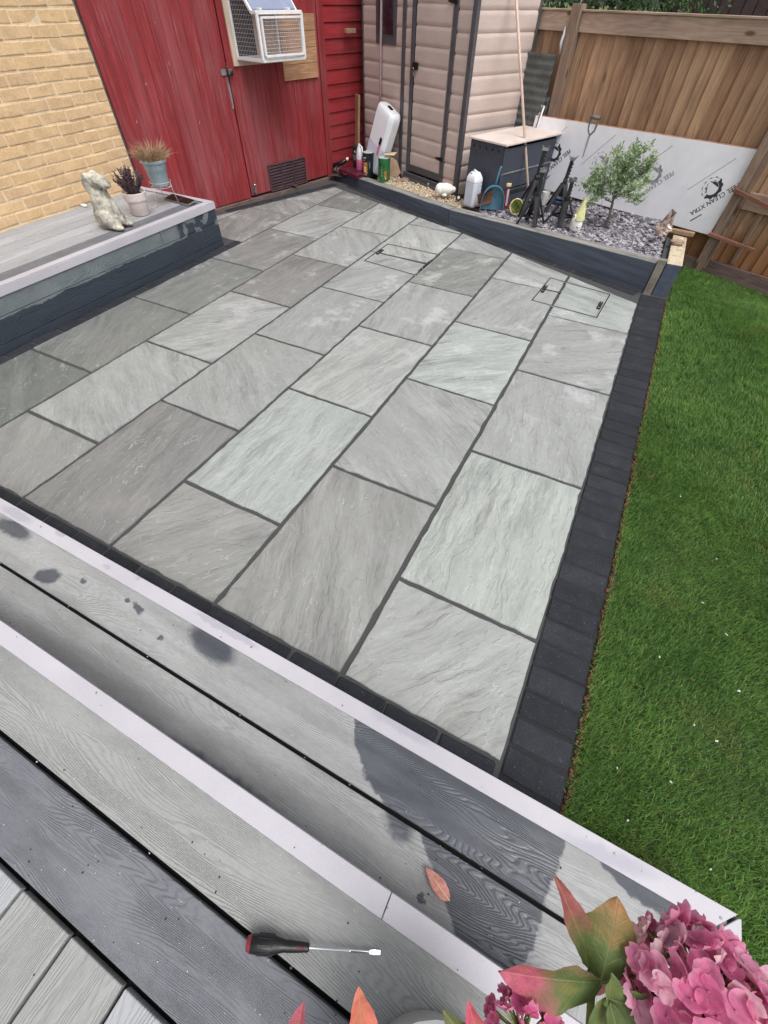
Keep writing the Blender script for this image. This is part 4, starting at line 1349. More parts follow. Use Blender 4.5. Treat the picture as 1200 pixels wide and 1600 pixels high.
def stamp(cx, cy, mat, angdeg, cut=None, shift=0):
    """logo centre cx,cy in board metres; words run towards angdeg (upside down on the leaning board)"""
    a = R(angdeg); ux = Vector((math.cos(a), math.sin(a))); uy = Vector((-math.sin(a), math.cos(a)))
    Mt = Matrix.Translation((cx, cy, .0018)) @ Matrix.Rotation(a, 4, 'Z')
    me = text_mesh('PEEL CLEAN XTRA', .066, 'print_words', .0003)
    bw = max(v.co.x for v in me.vertices)
    sc = .375 / bw
    me.transform(Mt @ Matrix.Translation((-.155 - shift, .080, 0)) @ Matrix.Diagonal((sc, 1.0 * sc * 1.15, 1, 1)))
    if cut is not None:
        bm = bmesh.new(); bm.from_mesh(me)
        bmesh.ops.bisect_plane(bm, geom=bm.verts[:] + bm.edges[:] + bm.faces[:], plane_co=(cut, 0, 0), plane_no=(1, 0, 0), clear_outer=True)
        bm.to_mesh(me); bm.free()
    put('print_words', me, mat, wb)
    mb = MB()
    ro = .078
    for (o1, i1, b0, b1) in [(ro, .050, R(25), R(200)), (ro, ro * .965, R(200), R(385)), (.053, .050, R(200), R(385))]:
        cog(mb, 0, 0, o1, i1, b0, b1)
    n_ = 30
    # the two dark strokes of the emblem inside the ring
    for s0, s1, rr in ((R(150), R(262), .047), (R(300), R(372), .047)):
        vs = [(rr * math.cos(s0 + (s1 - s0) * i / n_), rr * math.sin(s0 + (s1 - s0) * i / n_), .0018) for i in range(n_ + 1)]
        mb.add(vs, [tuple(range(n_ + 1))])
    mb.v = [tuple(Matrix.Translation((cx, cy, 0)) @ Matrix.Rotation(a, 4, 'Z') @ Vector(v)) for v in mb.v]
    mb.build('print_logo', mat, wb)
    mb = MB()
    rt = lambda x, y: tuple(Matrix.Translation((cx, cy, .0018)) @ Matrix.Rotation(a, 4, 'Z') @ Vector((x, y, 0)))
    mb.bar(rt(-.20, -.105), rt(.17, -.105), .005, .0006, (0, 0, 1))
    mb.build('print_rule', 'printf', wb)
    mb = MB(); mb.bar(rt(.12, .152), rt(.215, .152), .009, .0006); mb.build('print_underline', mat, wb)
stamp(-.180, .325, 'print', 226, cut=.010, shift=.022)
stamp(-.735, .330, 'printf', 226)
stamp(-1.30, .330, 'printf', 226)
stamp(-1.845, .325, 'print', 226)

# ================================================================== RAISED BED
bed = thing('raised_bed', 'long raised bed of dark grey painted sleepers along the patio edge', 'raised bed', (.015, 3.95, 0))
def sleeper(a, b, za, zb, th=.118, zlo=-.06):
    a = Vector((*a, 0)); b = Vector((*b, 0)); d = (b - a).normalized(); nrm = Vector((d.y, -d.x, 0))
    L = (b - a).length; k = 14
    vs = []
    for i in range(k + 1):
        t_ = i / k; z_ = za + (zb - za) * t_ + random.gauss(0, .0012)
        for (o_, zz) in ((0, zlo), (0, z_ - .004), (.005, z_), (th - .006, z_ + .001), (th, z_ - .005), (th, zlo)):
            vs.append((-L * (0) + L * t_, -o_, zz))
    fs = []
    for i in range(k):
        for j in range(6):
            p = i * 6 + j; q = i * 6 + (j + 1) % 6
            fs.append((p, q, q + 6, p + 6))
    fs += [tuple(range(5, -1, -1)), tuple(range(k * 6, k * 6 + 6))]
    mb = MB().add(vs, fs)
    me = mb.mesh('sleeper')
    bm = bmesh.new(); bm.from_mesh(me); bmesh.ops.recalc_face_normals(bm, faces=bm.faces); bm.to_mesh(me); bm.free()
    o = put('sleeper', me, 'sleeper', bed, a - bed.location * 1, (0, 0, math.atan2(d.y, d.x)))
    o.location = a - Vector((bed.location.x, bed.location.y, 0))
    return o
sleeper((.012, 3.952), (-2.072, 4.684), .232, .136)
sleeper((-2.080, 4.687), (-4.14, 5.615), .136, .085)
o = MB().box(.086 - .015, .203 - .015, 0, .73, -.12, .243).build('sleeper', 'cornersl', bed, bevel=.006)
o = MB().box(.018 - .015, .080 - .015, -.010, .040, -.02, .262).build('corner_peg', 'oldpost', bed, bevel=.003, rot=(0, 0, R(-4)))
MB().box(.045 - .015, .084 - .015, .045, .72, -.05, .215).build('inner_lining', 'mortar', bed)
def bed_h(x):
    return np.interp(x, [-4.2, -2.08, 0.1], [.075, .115, .195])
def front_y(x):
    return np.interp(x, [-3.594, -2.078, .015], [5.368, 4.686, 3.95])
def fence_y(x): return 5.073 - .439 * (x - .338) - .02
mb = MB(); vs = []; nx, ny = 40, 12
for i in range(nx + 1):
    x = -4.1 + (4.15) * i / nx
    ya = front_y(x) + .09; yb = fence_y(x) + .05
    for j in range(ny + 1):
        y = ya + (yb - ya) * j / ny
        vs.append((x, y, float(bed_h(x)) - .018 + random.gauss(0, .004)))
mb.add(vs, [(i * (ny + 1) + j, (i + 1) * (ny + 1) + j, (i + 1) * (ny + 1) + j + 1, i * (ny + 1) + j + 1) for i in range(nx) for j in range(ny)])
struct(mb.build('bed_soil', 'soil'))
# slate chips
def chips(nc, x0, x1, name, mat, s0, s1, flat, ymax=None, layers=.03, label='', cat='', zoff=0):
    mb = MB()
    for _ in range(nc):
        x = random.uniform(x0, x1)
        ya = float(front_y(x)) + .115; yb = min(float(fence_y(x)), ymax(x) if ymax else 99)
        if yb < ya: continue
        y = random.uniform(ya, yb)
        r_ = random.uniform(s0, s1)
        z_ = float(bed_h(x)) - .012 + random.random() ** 2 * layers + zoff
        q = Quaternion((random.gauss(0, 1), random.gauss(0, 1), 0) if True else (0, 0, 1), random.uniform(-.55, .55)) if False else Quaternion(Vector((random.gauss(0, 1), random.gauss(0, 1), .01)).normalized(), random.uniform(-.6, .6))
        k_ = random.choice((4, 5, 6)); a0 = random.uniform(0, 6.28); el = random.uniform(.4, .9)
        base = []
        for i in range(k_):
            a = a0 + 2 * PI * i / k_ + random.uniform(-.3, .3)
            base.append((r_ * math.cos(a) * random.uniform(.7, 1.15), r_ * el * math.sin(a) * random.uniform(.7, 1.15)))
        th = r_ * flat
        ca, sa = math.cos(a0 * 3), math.sin(a0 * 3)
        P0 = [q @ Vector((bx * ca - by * sa, bx * sa + by * ca, 0)) + Vector((x, y, z_)) for bx, by in base]
        P1 = [q @ Vector(((bx * ca - by * sa) * .85, (bx * sa + by * ca) * .85, th)) + Vector((x, y, z_)) for bx, by in base]
        mb.add(P0 + P1, [tuple(range(k_ - 1, -1, -1)), tuple(range(k_, 2 * k_))] + [(i, (i + 1) % k_, (i + 1) % k_ + k_, i + k_) for i in range(k_)])
    o = mb.build(name, mat)
    return tag(stuff(o), label, cat)
chips(8500, -1.75, .03, 'slate_chips', 'slate', .012, .036, .2, label='purple grey slate chippings filling the raised bed', cat='slate chippings')
chips(5200, -3.35, -2.0, 'gravel', 'gravel', .006, .014, .8, ymax=lambda x: 5.637 - .491 * (x + 3.07) - .05, layers=.035, label='pale cream gravel at the foot of the plastic shed', cat='gravel')

# ================================================================== STORAGE BOX
BX = math.atan2(.93, .37)
box = thing('storage_box', 'dark grey slatted storage box with pale lid beside the shed', 'storage box', (-1.655, 4.875, .15), (0, 0, BX))
# local x runs away along the long side, +y = left, so the long front faces -y (right)
BL2, BW, BH = .86, .43, .515
def bbox(name, x0, x1, y0, y1, z0, z1, mat='boxside', parent=None, bevel=.003):
    cx, cy, cz = (x0 + x1) / 2, (y0 + y1) / 2, (z0 + z1) / 2
    return MB().box(x0 - cx, x1 - cx, y0 - cy, y1 - cy, z0 - cz, z1 - cz).build(name, mat, parent or box, (cx, cy, cz), bevel=bevel)
bbox('end_panel', 0, .02, .002, BW, 0, BH)
bbox('end_panel', BL2 - .02, BL2, .002, BW, 0, BH)
bbox('back_panel', .022, BL2 - .022, BW - .02, BW, 0, BH)
for k, (z0, z1) in enumerate(((.0, .145), (.155, .285), (.30, .49))):
    bbox('front_slat', .0, BL2, -.014, .0, z0, z1)
bbox('ledge', .0, BL2, -.022, -.002, .286, .298, 'greyboard')
bbox('vent_slot', .18, .50, -.0165, -.0145, .095, .13, 'joist', bevel=0)
bbox('corner_post', -.006, .03, -.020, -.0145, 0, BH)
for k in range(5): MB().lathe([(.010, 0), (.010, .002)], 10, Matrix.Translation((-.002, .06 + k * .08, BH - .05)) @ Matrix.Rotation(R(-90), 4, 'Y')).build('hole', 'joist', box)
MB().prism([(-.03, -.045), (BL2 + .03, -.045), (BL2 + .03, BW + .01), (-.03, BW + .01)], BH + .002, BH + .018).build('lid', 'boxlid', box, bevel=.003)

# ================================================================== small things: helpers
def base(name, label, cat, x, y, z, rz=0, group=None): return thing(name, label, cat, (x, y, z), (0, 0, R(rz)), group)
# poles
o = MB().tube([(0, 0, 0), (-.66, .50, 1.40), (-.74, .56, 1.57)], .013, 10).build('broom_handle', 'pole', None, (-1.32, 5.03, .185), smooth=True)
tag(o, 'pale wooden pole leaning across the storage box against the shed', 'pole')
o = MB().tube([(0, 0, 0), (.0, .05, 1.7)], .014, 10).build('thin_pole', 'mauvepole', None, (-3.52, 5.80, .11), smooth=True)
tag(o, 'thin mauve pole standing against the left side of the shed front', 'pole')
o = MB().box(-.055, .055, -.012, .012, 0, .68).build('loose_plank', 'plank', None, (-3.84, 5.78, .12), (R(-3), R(-1), R(-40)), bevel=.002)
tag(o, 'short raw timber plank upright between red shiplap and shed', 'plank')
o = MB().box(-.07, .07, -.02, .02, -.018, .018).build('timber_offcut', 'plank', None, (-3.97, 5.93, 1.30), (0, 0, R(70)), bevel=.002)
tag(o, 'small timber offcut nailed on the red shiplap beside the shed', 'offcut')

# axle stands
def axle_stand(x, y, z, H, rz, lean, label, fork=True):
    t = thing('axle_stand', label, 'axle stand', (x, y, z), (lean[0], lean[1], R(rz)), 'black axle stands in the slate bed')
    hb = H * .52
    body = MB()
    body.lathe([(.034, hb - .10), (.030, hb + .03), (.026, hb + .035)], 4, Matrix.Rotation(R(45), 4, 'Z'))
    body.build('collar', 'black', t)
    for k in range(4):
        a = R(45 + 90 * k)
        mb = MB(); c_, s_ = math.cos(a), math.sin(a)
        # tapering folded leg, wide at the foot
        top = Vector((c_ * .02, s_ * .02, hb)); foot = Vector((c_ * .135, s_ * .135, .0)); side = Vector((-s_, c_, 0)); out = Vector((c_, s_, .0))
        vs = []
        for p, w_, d_ in ((foot, .024, .020), (top, .030, .022)):
            vs += [p + side * w_, p + out * d_ * .8, p - side * w_, p - out * .004 + side * 0]
        mb.add(vs, [(0, 1, 5, 4), (1, 2, 6, 5), (2, 3, 7, 6), (3, 0, 4, 7), (3, 2, 1, 0), (4, 5, 6, 7)])
        mb.build('leg', 'black', t, bevel=.001)
    mb = MB()
    mb.tube([(0, 0, hb - .05), (0, 0, H - .03)], .017, 8)
    k_ = 0
    zz = hb + .02
    while zz < H - .05:
        mb.box(.014, .024, -.008, .008, zz, zz + .012); zz += .026
    mb.build('ratchet_bar', 'black', t, smooth='auto')
    mb = MB()
    if fork:
        mb.add([(-.045, -.018, H + .012), (-.02, -.018, H - .03), (.02, -.018, H - .03), (.045, -.018, H + .012), (.02, -.018, H - .006), (-.02, -.018, H - .006),
                (-.045, .018, H + .012), (-.02, .018, H - .03), (.02, .018, H - .03), (.045, .018, H + .012), (.02, .018, H - .006), (-.02, .018, H - .006)],
               [(0, 1, 2, 3, 4, 5)[::-1], (6, 7, 8, 9, 10, 11), (0, 6, 7, 1)[::-1], (1, 7, 8, 2)[::-1], (2, 8, 9, 3)[::-1], (3, 9, 10, 4)[::-1], (4, 10, 11, 5)[::-1], (5, 11, 6, 0)[::-1]])
    else:
        mb.box(-.032, .032, -.020, .020, H - .03, H - .012); mb.box(-.032, -.024, -.020, .020, H - .012, H + .003); mb.box(.024, .032, -.020, .020, H - .012, H + .003)
    mb.build('saddle', 'galv', t, bevel=.001)
    MB().tube([(.02, 0, hb + .01), (.065, 0, hb + .02), (.075, 0, hb - .02)], .005, 6).build('release_handle', 'galv', t, smooth=True)
    for k in range(4):
        a, b = R(45 + 90 * k), R(135 + 90 * k)
        MB().bar((math.cos(a) * .10, math.sin(a) * .10, .07), (math.cos(b) * .10, math.sin(b) * .10, .07), .004, .018).build('brace', 'black', t)
    return t
axle_stand(-1.300, 4.90, .165, .53, 30, (R(1), R(3), 0), 'tall black axle stand at the back beside the pale pole', False)
axle_stand(-1.175, 4.555, .165, .435, 75, (R(-2), R(4), 0), 'low black axle stand nearest the patio edge beside the tipped pot', False)
axle_stand(-1.050, 5.06, .180, .44, 10, (R(1), R(4), 0), 'black axle stand with a forked top in front of the white board', True)
axle_stand(-.915, 4.665, .180, .36, 55, (R(-2), R(3), 0), 'low black axle stand beside the yellow hatted gnome', False)

# gnome
t = base('garden_gnome', 'faded garden gnome with a tall yellow pointed hat among slate chips', 'gnome', -.752, 4.545, .185, -30)
MB().lathe([(.045, 0), (.058, .02), (.060, .06), (.050, .10), (.038, .125)], 18, sx=1, sy=.8).build('body', 'tooth', t, smooth='auto')
mb = MB(); mb.lathe([(.056, .095), (.050, .115), (.034, .17), (.018, .225), (.004, .262)], 18, Matrix.Rotation(R(4), 4, 'Y')); mb.build('hat', 'gnomehat', t, smooth='auto')
MB().ball((-.005, -.045, .09), .020, .012, .045, 10, 8).build('beard', 'tooth', t, smooth=True)
MB().ball((-.005, -.052, .118), .010, nu=8, nv=6).build('nose', 'rock', t, smooth=True)
mb = MB()
for k in range(7): a = k * 2.4; r_ = .046 - k * .004; mb.ball((r_ * math.cos(a) , r_ * .9 * math.sin(a), .12 + k * .014), .006, .006, .004, 6, 4)
mb.build('hat_berries', 'redp', t, smooth=True)
MB().bar((-.04, -.052, .075), (.06, -.03, .035), .004, .004).build('stick', 'joist', t)

# olive shrub
t = base('olive_shrub', 'small grey green olive shrub growing from the slate bed', 'shrub', -.512, 4.776, .18)
t.scale = (1.1, 1.1, 1.12); t.rotation_euler = (R(0), R(-1), 0)
mb = MB(); random.seed(21)
mb.tube([(0, 0, -.02), (.012, .0, .08), (.0, .005, .17), (-.02, .0, .27)], [.013, .012, .010, .008], 8)
tips = []
def grow(p, d, L, r_, depth):
    pts = [p]; q = Vector(p); dd = Vector(d).normalized()
    for i in range(4):
        dd = (dd + Vector((random.gauss(0, .18), random.gauss(0, .18), random.gauss(.05, .1)))).normalized()
        q = q + dd * L / 4; pts.append(q.copy())
    mb.tube(pts, [r_ * (1 - .13 * i) for i in range(5)], 5)
    tips.extend(pts[1:])
    if depth:
        for _ in range(3 if depth > 1 else 2):
            k_ = random.choice((2, 3, 4))
            grow(pts[k_], dd + Vector((random.gauss(0, .75), random.gauss(0, .75), random.gauss(.05, .4))), L * .68, r_ * .6, depth - 1)
for k in range(10):
    a = 2 * PI * k / 10 + random.uniform(-.3, .3)
    z0 = random.uniform(.15, .27)
    grow(Vector((-.005, 0, z0)), Vector((math.cos(a), math.sin(a), random.uniform(.05, 1.5))), random.uniform(.15, .21), .0045, 2)
mb.build('trunk', 'bark', t, smooth=True)
mb = MB()
for p in tips:
    for _ in range(16):
        d = Vector((random.gauss(0, 1), random.gauss(0, 1), random.gauss(.5, .8))).normalized()
        L = random.uniform(.020, .038); w_ = L * .19
        s_ = d.cross(Vector((random.gauss(0, 1), random.gauss(0, 1), random.gauss(0, 1)))).normalized() * w_
        q = Vector(p) + Vector((random.gauss(0, .014), random.gauss(0, .014), random.gauss(0, .014)))
        mb.add([q, q + d * L * .5 + s_, q + d * L, q + d * L * .5 - s_], [(0, 1, 2, 3)])
stuff(mb.build('foliage', 'olive', t))
random.seed(5)

# crumpled packet and stone on the corner sleeper
def crumple(r_, sq=(1, 1, 1), seed=1, amp=.35, nu=14, nv=10):
    rr = random.Random(seed); mb = MB(); mb.ball((0, 0, 0), r_, r_, r_, nu, nv)
    out = {}
    vs = []
    for v in mb.v:
        key = tuple(round(c, 5) for c in v)
        if key not in out: out[key] = 1 + rr.uniform(-amp, amp)
        k_ = out[key]; vs.append((v[0] * k_ * sq[0], v[1] * k_ * sq[1], v[2] * k_ * sq[2]))
    mb.v = vs
    return mb
t = base('crumpled_packet', 'crumpled foil packet with pointed torn top on the bed corner', 'packet', -.02, 4.545, .265)
crumple(.062, (1, .8, .85), 3).build('bag', 'foil', t, (0, 0, .035), weld=True)
mb = MB(); mb.add([(-.05, 0, .07), (.05, .01, .07), (.045, .02, .165), (.02, .0, .12), (.0, .01, .19), (-.03, .0, .10), (0, .05, .08), (0, -.035, .08)], [(0, 7, 5), (7, 1, 3, 5), (1, 2, 3), (3, 4, 5), (1, 6, 2), (6, 2, 4), (0, 6, 4)])
mb.build('torn_flap', 'foil', t)
o = crumple(.048, (1.2, .8, .5), 8, .16).build('stone', 'rock', None, (.125, 4.42, .262), smooth='auto', weld=True); tag(o, 'flat brown stone lying on the bleached sleeper end', 'stone')
o = MB().bar((0, 0, 0), (.22, -.06, .01), .05, .03).build('timber_offcut', 'plank', None, (.02, 4.72, .262), bevel=.004); tag(o, 'weathered timber offcut behind the crumpled packet under the white board', 'offcut')
# tipped pot with green sprigs
t = thing('tipped_pot', 'cream rimmed pot on its side with green sprigs spilling out', 'plant pot', (-1.40, 4.80, .225), (R(70), R(10), R(25)))
mb = MB(); mb.lathe([(.045, -.085), (.064, -.01), (.070, -.008), (.070, .0), (.062, .0), (.058, -.01), (.040, -.075)], 24); mb.build('pot', 'cream', t, smooth='auto')
mb = MB()
for _ in range(260):
    d = Vector((random.gauss(0, .6), random.gauss(0, .6), 1)).normalized(); L = random.uniform(.03, .07); q = Vector((random.gauss(0, .02), random.gauss(0, .02), -.02)); s_ = d.orthogonal().normalized() * .0025
    mb.add([q, q + d * L * .6 + s_, q + d * L, q + d * L * .6 - s_], [(0, 1, 2, 3)])
stuff(mb.build('sprigs', 'greenp', t))
# red tool (folding triangle prop)
t = base('red_tool', 'small dark red tool with a pale tip standing by the dustpan', 'tool', -1.545, 4.89, .165, 20)
mb = MB(); mb.add([(-.05, 0, 0), (.05, 0, 0), (.014, 0, .19), (-.014, 0, .19), (-.05, .04, 0), (.05, .04, 0), (.014, .02, .19), (-.014, .02, .19)], [(0, 1, 2, 3), (7, 6, 5, 4), (1, 5, 6, 2), (3, 2, 6, 7), (0, 3, 7, 4), (4, 5, 1, 0)])
mb.build('body', 'redp', t, bevel=.002)
MB().bar((.012, -.004, .03), (.006, -.004, .17), .018, .004, (0, 1, 0)).build('stripe', 'tinlid', t)
MB().box(-.022, .026, -.006, .026, .19, .215).build('tip', 'cream', t, bevel=.003)
# dustpan and brush
t = base('dustpan', 'blue dustpan standing upright with its handle up beside the storage box', 'dustpan', -1.66, 4.80, .165, 20)
mb = MB(); 
n_ = 14; vs = []
for i in range(n_ + 1):
    a = PI * i / n_
    vs.append((.12 * math.cos(a) , 0, .02 + .19 * math.sin(a) ** .7))
front = [(-.12, 0, 0)] + [(x_, 0, z_) for x_, y_, z_ in vs[::-1]] + [(.12, 0, 0)]
k_ = len(front)
mb.add([(a, 0, c__) for a, b, c__ in front] + [(a, .008, c__) for a, b, c__ in front], [tuple(range(k_)), tuple(range(2 * k_ - 1, k_ - 1, -1))] + [(i, i + k_, (i + 1) % k_ + k_, (i + 1) % k_) for i in range(k_)])
for i in range(k_ - 1):
    a, b = front[i], front[i + 1]
    mb.add([(a[0], -.055, a[2]), (b[0], -.055, b[2]), (b[0], 0, b[2]), (a[0], 0, a[2]), (a[0] * .96, -.055, a[2] * .98), (b[0] * .96, -.055, b[2] * .98), (b[0] * .96, 0, b[2] * .98), (a[0] * .96, 0, a[2] * .98)], [(0, 1, 2, 3), (7, 6, 5, 4), (0, 4, 5, 1)])
mb.build('pan', 'blue', t)
MB().tube([(0, .0, .20), (.01, .0, .26), (.02, 0, .34), (.03, 0, .36)], [.014, .010, .011, .006], 8).build('handle', 'blue', t, smooth=True)
t = base('hand_brush', 'brown bristled hand brush leaning inside the blue dustpan', 'brush', -1.735, 4.765, .175, 5)
mb = MB(); mb.bar((-.06, -.01, .02), (.08, .0, .075), .03, .025); mb.build('handle', 'batten', t, bevel=.003)
mb = MB()
for _ in range(420):
    u = random.random(); q = Vector((-.06 + .14 * u, -.008 + random.gauss(0, .008), .035 + .055 * u)); d = Vector((random.gauss(-.3, .1), random.gauss(0, .1), 1)).normalized() * random.uniform(.06, .085); s_ = Vector((.0016, 0, 0))
    mb.add([q - s_, q + s_, q + d + s_, q + d - s_], [(0, 1, 2, 3)])
mb.build('bristles', 'bristle', t)
# plastic jug half full
def canister(W2, D2, H2, liq, t, mats=('clearp', 'liquid'), cap='clearp', r_=.02, tops=None):
    tops = tops or [(H2 * .82, 1), (H2 * .90, .86), (H2, .55)]
    def rr(w_, d_, c_):
        return [(-w_ + c_, -d_), (w_ - c_, -d_), (w_, -d_ + c_), (w_, d_ - c_), (w_ - c_, d_), (-w_ + c_, d_), (-w_, d_ - c_), (-w_, -d_ + c_)]
    def loft(levels, name, mat):
        mb = MB(); vs = []
        for z_, s_ in levels: vs += [(x_ * s_, y_ * s_, z_) for x_, y_ in rr(W2, D2, r_)]
        fs = [tuple(range(7, -1, -1))]
        for i in range(len(levels) - 1):
            for k in range(8): a = i * 8 + k; b = i * 8 + (k + 1) % 8; fs.append((a, b, b + 8, a + 8))
        o_ = (len(levels) - 1) * 8; fs.append(tuple(range(o_, o_ + 8)))
        mb.add(vs, fs); return mb.build(name, mat, t, smooth='auto', bevel=.004)
    loft([(0, .90), (.012, .98), (.03, 1), (H2 * liq, 1)], 'filled_part', mats[1])
    loft([(H2 * liq + .0015, 1)] + tops, 'shell', mats[0])
t = base('plastic_jug', 'translucent plastic jug three quarters full beside the white ornament', 'jug', -1.90, 4.845, .155, -25)
canister(.075, .06, .29, .72, t)
MB().tube([(-.03, 0, .27), (-.01, -.004, .30), (.03, 0, .285), (.06, 0, .25)], .012, 8).build('handle', 'clearp', t, smooth=True)
MB().lathe([(.014, 0), (.014, .02)], 12, Matrix.Translation((-.02, -.03, .262))).build('cap_hole', 'joist', t)
# white round ornament + little wheel
t = base('white_ornament', 'white rounded ceramic pig lying on the bed edge under the shed door', 'ornament', -2.27, 5.02, .175, 10)
mb = MB(); mb.ball((0, 0, .045), .095, .058, .055, 18, 12); mb.ball((.085, -.01, .05), .032, .028, .028, 12, 8); mb.ball((-.06, 0, .04), .06, .06, .055, 12, 8)
mb.build('body', 'tooth', t, smooth=True)
MB().ball((.0, -.05, .0), .03, .014, .014, 8, 6).build('foot', 'tooth', t, smooth=True)
t = base('small_wheel', 'little black wheel with pale hub between ornament and jug', 'wheel', -2.085, 4.955, .18, 15)
MB().lathe([(.014, -.008), (.028, -.009), (.032, 0), (.028, .009), (.014, .008)], 18, Matrix.Rotation(R(80), 4, 'X')).build('tyre', 'blackp', t, smooth='auto')
MB().lathe([(.015, -.0105), (.015, .0105)], 14, Matrix.Rotation(R(80), 4, 'X')).build('hub', 'tooth', t)
# big leaning water container
t = thing('water_container', 'large white water container standing askew against the shed', 'container', (-3.50, 5.62, .16), (R(-8), R(20), R(-26)))
canister(.165, .09, .62, .42, t, r_=.045, tops=[(.54, 1), (.585, .97), (.61, .88), (.62, .76)])
MB().box(-.035, .035, -.02, .02, .605, .632).build('black_cap', 'blackp', t, bevel=.006)
MB().box(-.02, .02, -.012, .0, 0, .07).build('tap', 'blackp', t, (.085, -.086, .30), bevel=.004)
MB().box(-.02, .02, -.006, .0, 0, .10).build('pink_label', 'pink', t, (.085, -.086, .195), bevel=.002)
# tins
def tin(x, y, z, r_, h, mat, label, rz=0, lbl=True, lidm='tinlid'):
    t = base('paint_tin', label, 'tin', x, y, z, rz, 'tins at the end of the raised bed')
    MB().lathe([(r_ * .98, 0), (r_, .004), (r_, h - .004), (r_ * 1.02, h), (r_ * .93, h + .003)], 28).build('can', mat, t, smooth='auto')
    MB().lathe([(r_ * .93, h + .0032), (r_ * .90, h + .0045), (r_ * .88, h - .004 + .006)], 28).build('lid', lidm, t, smooth='auto')
    if lbl:
        def patch(a0, a1, z0, z1, m_, nm='label_patch'):
            mb = MB(); vs = []; n2 = 8
            for i in range(n2 + 1):
                a = R(a0 + (a1 - a0) * i / n2); vs += [((r_ + .0008) * math.cos(a), (r_ + .0008) * math.sin(a), z0), ((r_ + .0008) * math.cos(a), (r_ + .0008) * math.sin(a), z1)]
            mb.add(vs, [(2 * i, 2 * i + 2, 2 * i + 3, 2 * i + 1) for i in range(n2)]); mb.build(nm, m_, t)
        return t, patch
    return t, None
t, pt = tin(-3.52, 5.505, .10, .072, .235, 'dkgreen', 'black paint tin with amber picture label on the maroon case', 0)
pt(-120, -70, .04, .15, 'gold'); pt(-112, -86, .055, .11, 'cream'); pt(-115, -85, .185, .20, 'tinlid'); pt(-118, -98, .165, .172, 'tinlid'); pt(-55, -40, .09, .16, 'corr')
for k in range(3): pt(-118 + k * 16, -110 + k * 16, .022, .035, 'tinlid')
t, pt = tin(-3.225, 5.37, .10, .072, .235, 'green', 'bright green tin with a pale lid at the edge of the gravel', 0)
for k in range(4): pt(-88, -82, .07 + k * .028, .082 + k * .028, 'cream')
pt(-60, -35, .05, .12, 'gold'); pt(-135, -128, .02, .07, 'tinlid'); pt(-128, -112, .02, .035, 'tinlid'); pt(-50, -44, .04, .06, 'cream')
MB().tube([(-.02, -.072, .19), (.02, -.095, .165), (.05, -.078, .17)], .004, 6).build('bail_handle', 'blackp', t, smooth=True)
t, pt = tin(-3.80, 5.72, .10, .062, .235, 'dkgreen', 'dark tin half hidden behind the pink bottle by the red shiplap', 0, lidm='dkgreen')
pt(-120, -60, .10, .16, 'corr'); pt(-100, -80, .18, .20, 'tinlid')
# pink bottle
t = base('washer_bottle', 'clear bottle with pink liquid and moulded handle between two dark tins', 'bottle', -3.70, 5.60, .125, -20)
MB().lathe([(.046, 0), (.050, .01), (.050, .10), (.048, .11)], 18, sx=1, sy=.7).build('pink_fill', 'pink', t, smooth='auto')
MB().lathe([(.048, .1105), (.047, .15), (.036, .21), (.018, .245), (.016, .262)], 18, sx=1, sy=.7).build('shell', 'clearp', t, smooth='auto')
MB().tube([(.02, 0, .245), (.05, 0, .235), (.062, 0, .18), (.045, 0, .12)], .010, 8).build('handle', 'clearp', t, smooth=True)
# maroon case
t = base('tool_case', 'flat maroon plastic case lying on the bed end under the tins', 'case', -3.74, 5.50, .088, -25)
MB().box(-.21, .21, -.10, .10, 0, .030).build('base_shell', 'maroon', t, bevel=.005)
MB().box(-.20, .20, -.095, .10, .032, .044).build('lid_shell', 'maroon', t, bevel=.005)
MB().box(.02, .09, -.112, -.101, .006, .036).build('catch', 'maroon', t, bevel=.003)
MB().tube([(-.07, -.10, .02), (-.06, -.13, .02), (-.01, -.13, .02), (0, -.10, .02)], .007, 6).build('handle', 'maroon', t, smooth=True)
# glue gun / hose nozzle heap at the corner
t = base('spray_gun', 'black spray gun with pale cap lying at the bed corner by the red post', 'spray gun', -4.0, 5.60, .10, 30)
mb = MB(); mb.tube([(-.09, 0, .03), (.04, 0, .07), (.09, 0, .10)], [.022, .026, .018], 10); mb.tube([(-.03, 0, .04), (-.06, -.04, .01)], .016, 8); mb.build('body', 'blackp', t, smooth=True)
MB().lathe([(.016, 0), (.018, .02), (.010, .03)], 12, Matrix.Translation((.09, 0, .10)) @ Matrix.Rotation(R(60), 4, 'Y')).build('cap', 'tooth', t, smooth='auto')
MB().lathe([(.018, 0), (.015, .03)], 12, Matrix.Translation((-.06, -.045, .0))).build('nozzle', 'steel', t, smooth='auto')
t = base('torn_cardboard', 'torn piece of cardboard between the green tin and the gravel', 'cardboard', -3.20, 5.55, .12, 15)
MB().add([(-.05, 0, 0), (.06, .01, 0), (.10, .03, .04), (.05, .02, .16), (-.03, .01, .20), (-.05, .006, 0), (.06, .016, 0), (.10, .036, .04), (.05, .026, .16), (-.03, .016, .20)], [(0, 1, 2, 3, 4), (9, 8, 7, 6, 5)]).build('sheet', 'cardboard', t)
o = MB().add([(-.07, -.03, 0), (.07, -.04, .005), (.08, .02, .03), (.0, .05, .012), (-.08, .03, 0)], [(0, 1, 2, 3, 4)]).build('lid_scrap', 'cream', None, (-3.16, 5.40, .365)); tag(o, 'pinkish torn lid scrap resting on the green tin', 'scrap')
for i, (x_, y_, s_) in enumerate(((-2.98, 5.46, .05), (-3.03, 5.40, .035))):
    o = crumple(s_, (1.2, .9, .6), 30 + i, .15).build('stone', 'rock', None, (x_, y_, .125), smooth='auto', weld=True)
    tag(o, ['larger pinkish stone at the foot of the shed door', 'smaller brown stone beside the torn cardboard'][i], 'stone')
